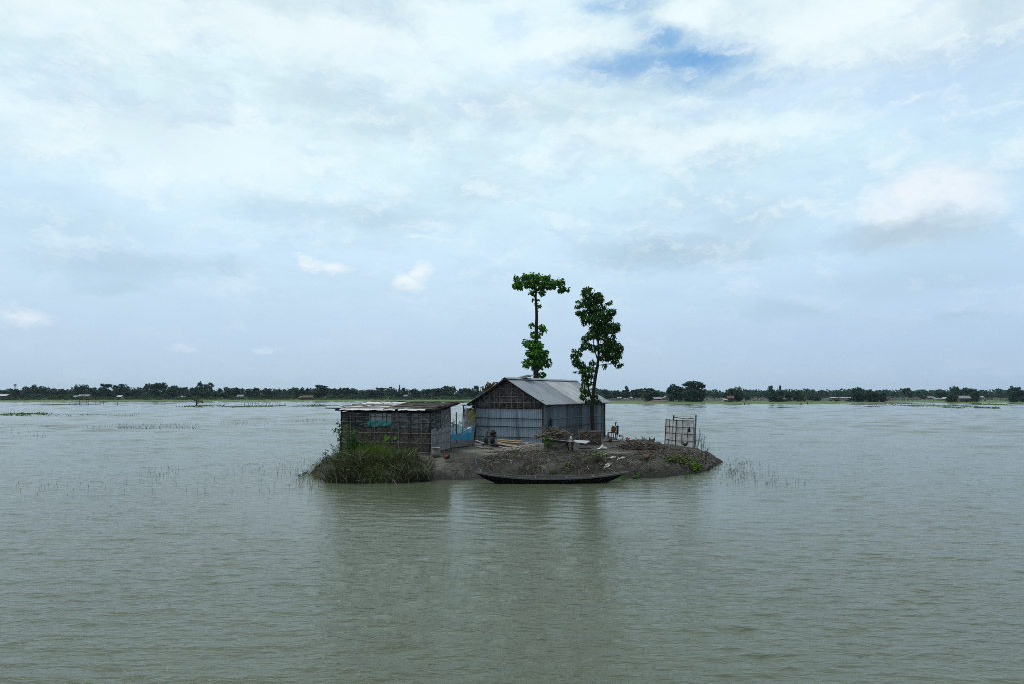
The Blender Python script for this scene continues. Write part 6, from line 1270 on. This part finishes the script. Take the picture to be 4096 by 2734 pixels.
for x0, x1, lab in ((1556, 1636, 'teal net fence along the far shore above the shed roof, left part'), (1678, 1738, 'paler teal net fence along the far shore above the shed roof, right part')):
    D = 316; b = MB(); b.grid(np.array([[(P(x, 1595, D)[0], D + .3 * math.sin(x), z) for z in (.3, P(CX, 1592 + .8 * math.sin(x * .3), D)[2])] for x in np.linspace(x0, x1, 24)])); tag(b.build('net_fence', mat['teal_net']), lab, 'fence')

# ------------------------------------------------------------------ far trees
PROTO = {}
def far_proto(kind, var):
    rs = np.random.RandomState(abs(hash_(kind)) % 9999 + var * 17); H0, W0 = 9.0, 8.0; b = MB(); lobes = []
    def lobe(x, y, z, rx, rz): lobes.append((x * W0, y * W0, z * H0, rx * W0, rz * H0))
    if kind == 'round':
        for _ in range(17): a = rs.rand() * 6.28; r = rs.rand() ** .5 * .36; z = rs.uniform(.28, .86); r *= math.sqrt(max(.1, 1 - ((z - .55) / .5) ** 2)); lobe(r * math.cos(a), r * math.sin(a), z, rs.uniform(.10, .19), rs.uniform(.08, .14))
        for _ in range(6): lobe(rs.uniform(-.35, .35), rs.uniform(-.3, .3), rs.uniform(.1, .3), .15, .12)
    elif kind == 'umbrella':
        for _ in range(18): x = rs.uniform(-.42, .42); z = .93 - .5 * abs(x) ** 1.3 - rs.choice([0, .02, .12, .24]); lobe(x, rs.uniform(-.35, .35), z, rs.uniform(.09, .16), rs.uniform(.03, .055))
        for _ in range(9): lobe(rs.uniform(-.32, .32), rs.uniform(-.3, .3), rs.uniform(.1, .55), rs.uniform(.1, .17), .10)
    elif kind == 'tiers':
        for k, z in enumerate((.96, .86, .76, .65, .53, .40, .28, .14)):
            w = (.2, .34, .26, .40, .3, .4, .42, .36)[k]
            for _ in range(3): lobe(rs.uniform(-w, w), rs.uniform(-w, w), z + rs.normal(0, .01), rs.uniform(.1, .16), .035 if k < 5 else .09)
    elif kind == 'columnar':
        for _ in range(14): z = rs.uniform(.2, .93); w = .36 * math.sin(math.pi * min(1, (1.02 - z) * 1.2)) ** .6; lobe(rs.uniform(-w, w), rs.uniform(-w, w), z, .22, .07)
    elif kind == 'irregular':
        for _ in range(20): x = rs.uniform(-.4, .4); z = rs.uniform(.1, .95 - .5 * abs(x) ** 1.5); lobe(x, rs.uniform(-.35, .35), z, rs.uniform(.07, .15), rs.uniform(.05, .11))
        for _ in range(5): lobe(rs.uniform(-.3, .3), rs.uniform(-.3, .3), rs.uniform(.82, .97), .06, .04)
    elif kind == 'loose':
        for _ in range(13): a = rs.rand() * 6.28; r = rs.rand() ** .5 * .4; z = rs.uniform(.35, .94); lobe(r * math.cos(a), r * math.sin(a), z, rs.uniform(.08, .14), rs.uniform(.05, .08))
        for _ in range(4): lobe(rs.uniform(-.3, .3), 0, rs.uniform(.1, .3), .13, .1)
    elif kind == 'bush':
        for _ in range(13): x = rs.uniform(-.4, .4); lobe(x, rs.uniform(-.35, .35), rs.uniform(.2, .8 - .8 * x * x), rs.uniform(.1, .17), rs.uniform(.12, .2))
    elif kind == 'conifer':
        for z in np.linspace(.12, .97, 16): w = .42 * (1.0 - z) + .03; lobe(rs.uniform(-w, w) * .6, rs.uniform(-w, w) * .6, z, w * .7 + .04, .05)
    elif kind == 'ball':
        for _ in range(12): a = rs.rand() * 6.28; r = rs.rand() ** .5 * .32; lobe(r * math.cos(a), r * math.sin(a), rs.uniform(.66, .93), .16, .07)
        for _ in range(5): lobe(rs.uniform(-.25, .25), 0, rs.uniform(.3, .6), .12, .05)
    nl = 0
    for (x, y, z, rx, rz) in lobes:
        dens = {'loose': 42, 'umbrella': 60, 'tiers': 52}.get(kind, 66); n = dens; d = nrm(rs.normal(0, 1, (n, 3))); q = np.array((x, y, z)) + d * np.array((rx, rx, rz)) * (rs.uniform(.4, 1, n)[:, None] ** .5)
        dr = d + rs.normal(0, .6, (n, 3)); dr[:, 2] -= .25; up = rs.normal(0, .5, (n, 3)); up[:, 2] += .9; s = rs.uniform(.45, .95, n); b.leaves(q, dr, up, s, s * .7)
    tb = MB()
    if kind == 'palm':
        top = np.array((.2, 0, H0 * .82)); tb.tube([(0, 0, -.3), (.1, 0, H0 * .4), top], [.2, .15, .12], 6)
        for k in range(15):
            a = k * 2.4; d = np.array((math.cos(a), math.sin(a), 0)); el = rs.uniform(-.1, .9); pts = np.array([top + d * W0 * .42 * s + UP * (el * 2.2 * s - 3.0 * s * s) for s in np.linspace(0, 1, 7)])
            for p0, p1 in zip(pts[:-1], pts[1:]):
                m = 5; ss = np.repeat(np.linspace(0, 1, m), 2)[:, None]; pos = p0 + (p1 - p0) * ss; side = np.array((-d[1], d[0], 0)); sg = np.tile([1, -1], m)[:, None]; b.leaves(pos, side * sg + d * .5 - UP * .5, np.tile(UP, (2 * m, 1)), .75, .14)
    else:
        ht = .75 if kind in ('ball', 'loose', 'umbrella', 'tiers') else .6
        tp = [np.array((0, 0, -.4)), np.array((.1, 0, H0 * .25)), np.array((-.05, .1, H0 * ht * .7)), np.array((0, 0, H0 * ht))]; tb.tube(tp, [.24, .2, .13, .06], 6)
        for (x, y, z, rx, rz) in lobes:
            if z > H0 * .3: c = np.array((x, y, z)); a = tp[1] + (tp[3] - tp[1]) * min(.9, max(0, (z / H0 - .3))); tb.tube([a, (a + c) / 2 + UP * .2, c], [.09, .06, .03], 4, cap=False)
    cm = b.build('crown', mat['far_leaf']); tm = tb.build('trunk', mat['far_bark'], origin=(0, 0, 0)); m1, m2 = cm.data, tm.data
    off = np.array(cm.location); m1.transform(__import__('mathutils').Matrix.Translation(Vector(off))); bpy.data.objects.remove(cm); bpy.data.objects.remove(tm)
    return m1, m2
def hash_(s): return sum((i + 3) * ord(c) * 131 for i, c in enumerate(s))
def mesh_with(me, mt, key):
    k = (me.name, key)
    if k not in PROTO: c = me.copy(); c.materials.clear(); c.materials.append(mt); PROTO[k] = c
    return PROTO[k]
WORDS = {'round': 'round dense', 'umbrella': 'spreading umbrella-shaped', 'tiers': 'tiered flat-branched', 'columnar': 'narrow columnar', 'irregular': 'ragged dense', 'loose': 'loose airy', 'bush': 'low rounded', 'conifer': 'pointed conical', 'ball': 'tall ball-topped', 'palm': 'slim palm'}
ORD = ['next', 'second', 'third', 'fourth', 'fifth', 'sixth', 'seventh', 'eighth', 'ninth', 'tenth', 'eleventh', 'twelfth', 'thirteenth', 'fourteenth', 'fifteenth', 'sixteenth', 'seventeenth', 'eighteenth', 'nineteenth', 'twentieth']
TREES = [(25, 1556, 60, 'round', 'd', 345), (52, 1552, 45, 'umbrella', 'd', 350), (108, 1545, 42, 'tiers', 'd', 340), (131, 1529, 13, 'columnar', 'd', 352), (156, 1541, 64, 'round', 'd', 340), (192, 1546, 48, 'loose', 'd', 348), (234, 1554, 40, 'irregular', 'd', 345), (258, 1556, 34, 'round', 'd', 342), (297, 1541, 26, 'loose', 'd', 350), (326, 1531, 60, 'round', 'd', 346), (361, 1549, 34, 'irregular', 'd', 344), (379, 1552, 18, 'palm', 'd', 340),
         (398, 1548, 50, 'irregular', 'd', 338), (425, 1534, 60, 'irregular', 'd', 342), (465, 1540, 40, 'tiers', 'd', 342), (485, 1536, 50, 'tiers', 'd', 346), (135, 1574, 34, 'bush', 'p', 328), (154, 1571, 36, 'bush', 'p', 330), (62, 1578, 60, 'bush', 'o', 328), (95, 1572, 40, 'irregular', 'd', 330), (205, 1577, 54, 'bush', 'o', 327), (262, 1570, 56, 'bush', 'o', 332), (287, 1572, 40, 'bush', 'o', 330),
         (513, 1544, 52, 'round', 'd', 342), (558, 1552, 44, 'round', 'd', 344), (575, 1565, 40, 'bush', 'd', 334), (618, 1525, 72, 'umbrella', 'd', 342), (653, 1530, 28, 'tiers', 'd', 346), (682, 1540, 64, 'round', 'd', 338), (698, 1536, 34, 'umbrella', 'd', 348), (735, 1544, 42, 'umbrella', 'd', 346), (776, 1545, 40, 'umbrella', 'd', 346), (802, 1526, 32, 'irregular', 'd', 344), (820, 1529, 12, 'columnar', 'd', 346), (840, 1530, 32, 'tiers', 'd', 344), (812, 1552, 60, 'round', 'd', 338), (880, 1545, 20, 'columnar', 'd', 344), (909, 1544, 40, 'round', 'd', 344), (944, 1546, 40, 'round', 'd', 346), (967, 1545, 13, 'columnar', 'd', 344), (990, 1544, 22, 'palm', 'd', 340), (760, 1565, 60, 'irregular', 'd', 334), (880, 1566, 60, 'irregular', 'd', 334), (920, 1575, 30, 'bush', 'o', 328),
         (1008, 1552, 56, 'round', 'd', 342), (1022, 1546, 28, 'umbrella', 'd', 350), (1070, 1549, 40, 'umbrella', 'd', 346), (1106, 1555, 40, 'loose', 'p', 350), (1116, 1551, 11, 'palm', 'd', 348), (1140, 1550, 16, 'palm', 'd', 346), (1150, 1559, 40, 'loose', 'd', 344), (1062, 1571, 50, 'bush', 'o', 330), (1020, 1570, 56, 'round', 'd', 332), (1118, 1577, 36, 'bush', 'o', 330), (1186, 1549, 40, 'round', 'd', 342), (1211, 1545, 27, 'round', 'd', 340), (1232, 1550, 18, 'irregular', 'd', 344), (1285, 1535, 70, 'umbrella', 'd', 340), (1262, 1552, 50, 'round', 'd', 336), (1345, 1552, 40, 'irregular', 'd', 344), (1376, 1549, 44, 'irregular', 'd', 344), (1412, 1552, 46, 'round', 'd', 344), (1330, 1575, 44, 'bush', 'p', 328), (1378, 1571, 50, 'bush', 'p', 328), (1420, 1573, 40, 'bush', 'p', 330), (1150, 1575, 40, 'bush', 'o', 332),
         (1480, 1553, 76, 'round', 'd', 334), (1522, 1549, 50, 'irregular', 'd', 338), (1570, 1550, 42, 'loose', 'd', 346), (1598, 1539, 14, 'conifer', 'd', 344), (1614, 1549, 18, 'irregular', 'd', 342), (1630, 1557, 22, 'loose', 'p', 344), (1600, 1562, 50, 'irregular', 'd', 338), (1662, 1551, 62, 'round', 'd', 334), (1706, 1550, 34, 'umbrella', 'd', 346), (1728, 1548, 20, 'columnar', 'd', 344), (1756, 1549, 44, 'umbrella', 'd', 348), (1795, 1537, 50, 'umbrella', 'd', 344), (1720, 1566, 60, 'bush', 'o', 332), (1790, 1560, 70, 'round', 'd', 336), (1850, 1547, 28, 'umbrella', 'd', 346), (1876, 1551, 44, 'irregular', 'd', 342), (1906, 1541, 24, 'ball', 'd', 344), (1845, 1570, 60, 'round', 'd', 332), (1572, 1578, 34, 'bush', 'o', 326),
         (2426, 1554, 46, 'round', 'd', 340), (2470, 1560, 44, 'irregular', 'd', 340), (2507, 1541, 16, 'ball', 'd', 342), (2500, 1558, 40, 'irregular', 'd', 344), (2540, 1558, 36, 'irregular', 'd', 342), (2567, 1550, 44, 'umbrella', 'p', 340), (2600, 1551, 54, 'irregular', 'd', 252), (2595, 1566, 50, 'round', 'o', 250), (2626, 1556, 20, 'columnar', 'd', 252), (2692, 1532, 66, 'round', 'd', 256), (2724, 1562, 50, 'irregular', 'd', 254), (2727, 1546, 14, 'irregular', 'd', 256), (2772, 1519, 84, 'umbrella', 'd', 254), (2762, 1553, 66, 'round', 'd', 250), (2800, 1562, 44, 'irregular', 'd', 252), (2680, 1575, 30, 'round', 'd', 248), (2717, 1578, 26, 'bush', 'p', 258),
         (2926, 1546, 44, 'round', 'o', 252), (2940, 1544, 20, 'columnar', 'd', 250), (2958, 1545, 16, 'columnar', 'p', 256), (2955, 1558, 28, 'round', 'd', 250), (2905, 1568, 36, 'irregular', 'd', 249), (2982, 1570, 32, 'bush', 'd', 250), (3087, 1543, 26, 'tiers', 'd', 250), (3118, 1537, 18, 'loose', 'p', 256), (3120, 1557, 34, 'round', 'd', 252), (3092, 1570, 30, 'irregular', 'd', 249), (3122, 1576, 32, 'bush', 'o', 248), (3156, 1563, 26, 'round', 'd', 254), (3190, 1557, 44, 'round', 'd', 256), (3195, 1569, 44, 'bush', 'o', 252), (3250, 1577, 40, 'bush', 'd', 252), (3275, 1577, 36, 'bush', 'd', 252),
         (3432, 1545, 44, 'umbrella', 'd', 256), (3450, 1560, 56, 'round', 'd', 252), (3482, 1557, 26, 'tiers', 'd', 254), (3490, 1564, 50, 'round', 'd', 250), (3520, 1565, 50, 'round', 'd', 252), (3430, 1572, 46, 'irregular', 'd', 250), (3402, 1586, 34, 'bush', 'o', 250), (3340, 1592, 30, 'bush', 'o', 248), (3635, 1547, 34, 'umbrella', 'd', 380), (3685, 1575, 24, 'bush', 'p', 330),
         (3767, 1563, 34, 'umbrella', 'd', 300), (3810, 1542, 18, 'loose', 'd', 268), (3828, 1540, 20, 'loose', 'p', 268), (3842, 1549, 22, 'round', 'd', 270), (3866, 1550, 28, 'tiers', 'd', 270), (3888, 1549, 22, 'umbrella', 'd', 270), (3897, 1561, 36, 'round', 'd', 262), (3807, 1571, 46, 'round', 'd', 256), (3824, 1557, 40, 'round', 'd', 270), (4062, 1544, 46, 'irregular', 'd', 262), (4050, 1558, 44, 'round', 'd', 258), (4088, 1556, 50, 'round', 'd', 260), (4125, 1552, 50, 'round', 'd', 262)]
def build_far_trees():
    protos = {}; mk = {'d': mat['far_leaf'], 'p': mat['far_leaf_pale'], 'o': mat['far_leaf_olive']}
    near = []
    for i, (fx, ft, w, kind, c, D) in enumerate(TREES):
        l = min(LAND, key=lambda q: abs(q[0] - fx)); near.append(l)
    for i, (fx, ft, w, kind, c, D) in enumerate(TREES):
        v = i % 3
        if (kind, v) not in protos: protos[(kind, v)] = far_proto(kind, v)
        m1, m2 = protos[(kind, v)]; l = near[i]; side = 'left' if fx < l[0] else 'right'
        same = sorted([abs(TREES[j][0] - l[0]) + j * 1e-4 for j in range(len(TREES)) if near[j] is l and (TREES[j][0] < l[0]) == (side == 'left') and TREES[j][3] == kind])
        rank = same.index(abs(fx - l[0]) + i * 1e-4); nm = 'bush' if kind == 'bush' else ('palm' if kind == 'palm' else 'tree'); wd = WORDS[kind].replace(' palm', '')
        tone = {'d': 'dark', 'p': 'pale green', 'o': 'olive'}[c]
        lab = (ORD[rank] + ' ' if len(same) > 1 else '') + wd + ' ' + nm + (' from ' if len(same) > 1 else ' beyond ' if False else ' on the ' + side + ' of ') + l[1] if len(same) == 1 else ORD[rank].replace('next', 'nearest') + ' ' + wd + ' ' + nm + ' to the ' + side + ' of ' + l[1]
        x = P(fx, 1590, D)[0]; z0 = bank_z(fx, D); ht = P(CX, ft, D)[2] - z0; wm = w * D / F
        t = thing({'bush': 'bush', 'palm': 'palm_tree'}.get(kind, 'tree'), lab, nm, (x, D, z0), 'trees of the far bank')
        t.scale = (wm / 8.0 * 1.08, wm / 8.0 * 1.0 if wm > 3 else .5, ht / 9.0 * 1.0); t.rotation_euler = (0, 0, RS.uniform(-.5, .5) + (math.pi if i % 2 else 0))
        for nme, me in (('crown', mesh_with(m1, mk[c], c)), ('trunk', m2)):
            o = bpy.data.objects.new(nme, me); COL.objects.link(o); o.parent = t
build_far_trees()
def build_forest():
    # the far-off wood and the undergrowth along the bank, each one mass
    def lobes_mass(name, label, n, x0, x1, d0, d1, topf, zb, leaf, mt, per, kindcat):
        b = MB()
        for _ in range(n):
            fx = RS.uniform(x0, x1); D = RS.uniform(d0, d1) if callable(d0) is False else d0(fx) + RS.uniform(0, d1); zt = P(CX, topf(fx), D)[2]; z = RS.uniform(.15, 1) ** .6 * zt; x = (fx - CX) / F * D; rx = RS.uniform(.9, 2.0); rz = RS.uniform(.5, 1.1); z = max(z - rz * .5, .5)
            d = nrm(RS.normal(0, 1, (per, 3))); q = np.array((x, D, z)) + d * np.array((rx, rx, rz)) * (RS.uniform(.4, 1, per)[:, None] ** .5); dr = d + RS.normal(0, .6, (per, 3)); up = RS.normal(0, .5, (per, 3)); up[:, 2] += .9; s = RS.uniform(.5, 1.1, per) * leaf; b.leaves(q, dr, up, s, s * .75)
        tag(b.build(name, mt), label, kindcat, kind='stuff')
    bump = lambda fx: 3.0 * math.sin(fx * .031) + 2.5 * math.sin(fx * .083 + 1) + 2.0 * math.sin(fx * .21 + 2)
    lobes_mass('forest', 'dense dark wood behind the trees of the left far bank', 1500, -250, 2450, 352, 390, lambda fx: 1557 + bump(fx), 0, 1.0, mat['far_leaf'], 24, 'wood')
    lobes_mass('forest', 'hazy distant wood behind the fields of the right far bank', 1700, 2300, 4450, 400, 450, lambda fx: 1560 + bump(fx) * .8 + (3 if fx < 2700 else 0), 0, 1.1, mat['far_leaf'], 24, 'wood')
    lobes_mass('undergrowth', 'low scrub along the left far shore', 700, -150, 2200, 319, 330, lambda fx: 1586 + bump(fx) * .8, 0, .55, mat['far_leaf_olive'], 22, 'scrub')
    lobes_mass('undergrowth', 'brown scrub and stubble on the right far bank', 420, 2420, 4400, 262, 330, lambda fx: 1596 + bump(fx) * .3, 0, .5, M('scrub_brown', (.075, .065, .045), (.05, .055, .035), .3, .9, island=.3), 16, 'scrub')
    # lone small tree on the weed islet
    D = G(785, 1622)[1]; p = G(785, 1622); t = thing('lone_tree', 'lone little spreading tree on a weed islet in the flood', 'tree', p); b = MB(); cs = []
    cluster_leaves(b, [(1345, 460, 40, 18), (1310, 455, 30, 14), (1390, 460, 34, 16), (1350, 440, 44, 10), (1470, 495, 12, 6), (1425, 485, 9, 6)], D, .55, .3, 3.0, .1, zx=4.698, ox=500, oy=1500, centres=cs); b.build('crown', M('lone_leaf', (.095, .085, .03), (.06, .07, .025), .5, .8, island=.3), t)
    b = MB(); top = P(500 + 1345 / 4.698, 1605, D); b.tube([p, (p + top) / 2 + np.array((.1, 0, 0)), top], [.24, .2, .14], 6); branches(b, [top, (p + top) / 2], cs, .1); b.build('trunk', mat['far_bark'], t)
build_forest()

# ------------------------------------------------------------------ the air
def build_haze():
    b = MB(); b.box((0, 740, 11.0), (3400, 1720, 26.0)); m = bpy.data.materials.new('haze_air'); m.use_nodes = True; N = m.node_tree.nodes; L = m.node_tree.links
    for n in list(N):
        if n.type != 'OUTPUT_MATERIAL': N.remove(n)
    out = [n for n in N if n.type == 'OUTPUT_MATERIAL'][0]; v = N.new('ShaderNodeVolumePrincipled'); v.inputs['Color'].default_value = (.70, .86, 1.0, 1); v.inputs['Density'].default_value = 0.00013; v.inputs['Anisotropy'].default_value = 0.0; L.new(v.outputs[0], out.inputs['Volume'])
    o = b.build('haze', m, smooth=False, origin=(0, 740, 11.0)); tag(o, 'thin bluish haze over the flooded plain', 'haze', kind='stuff'); m.cycles.homogeneous_volume = True if hasattr(m.cycles, 'homogeneous_volume') else None
build_haze()
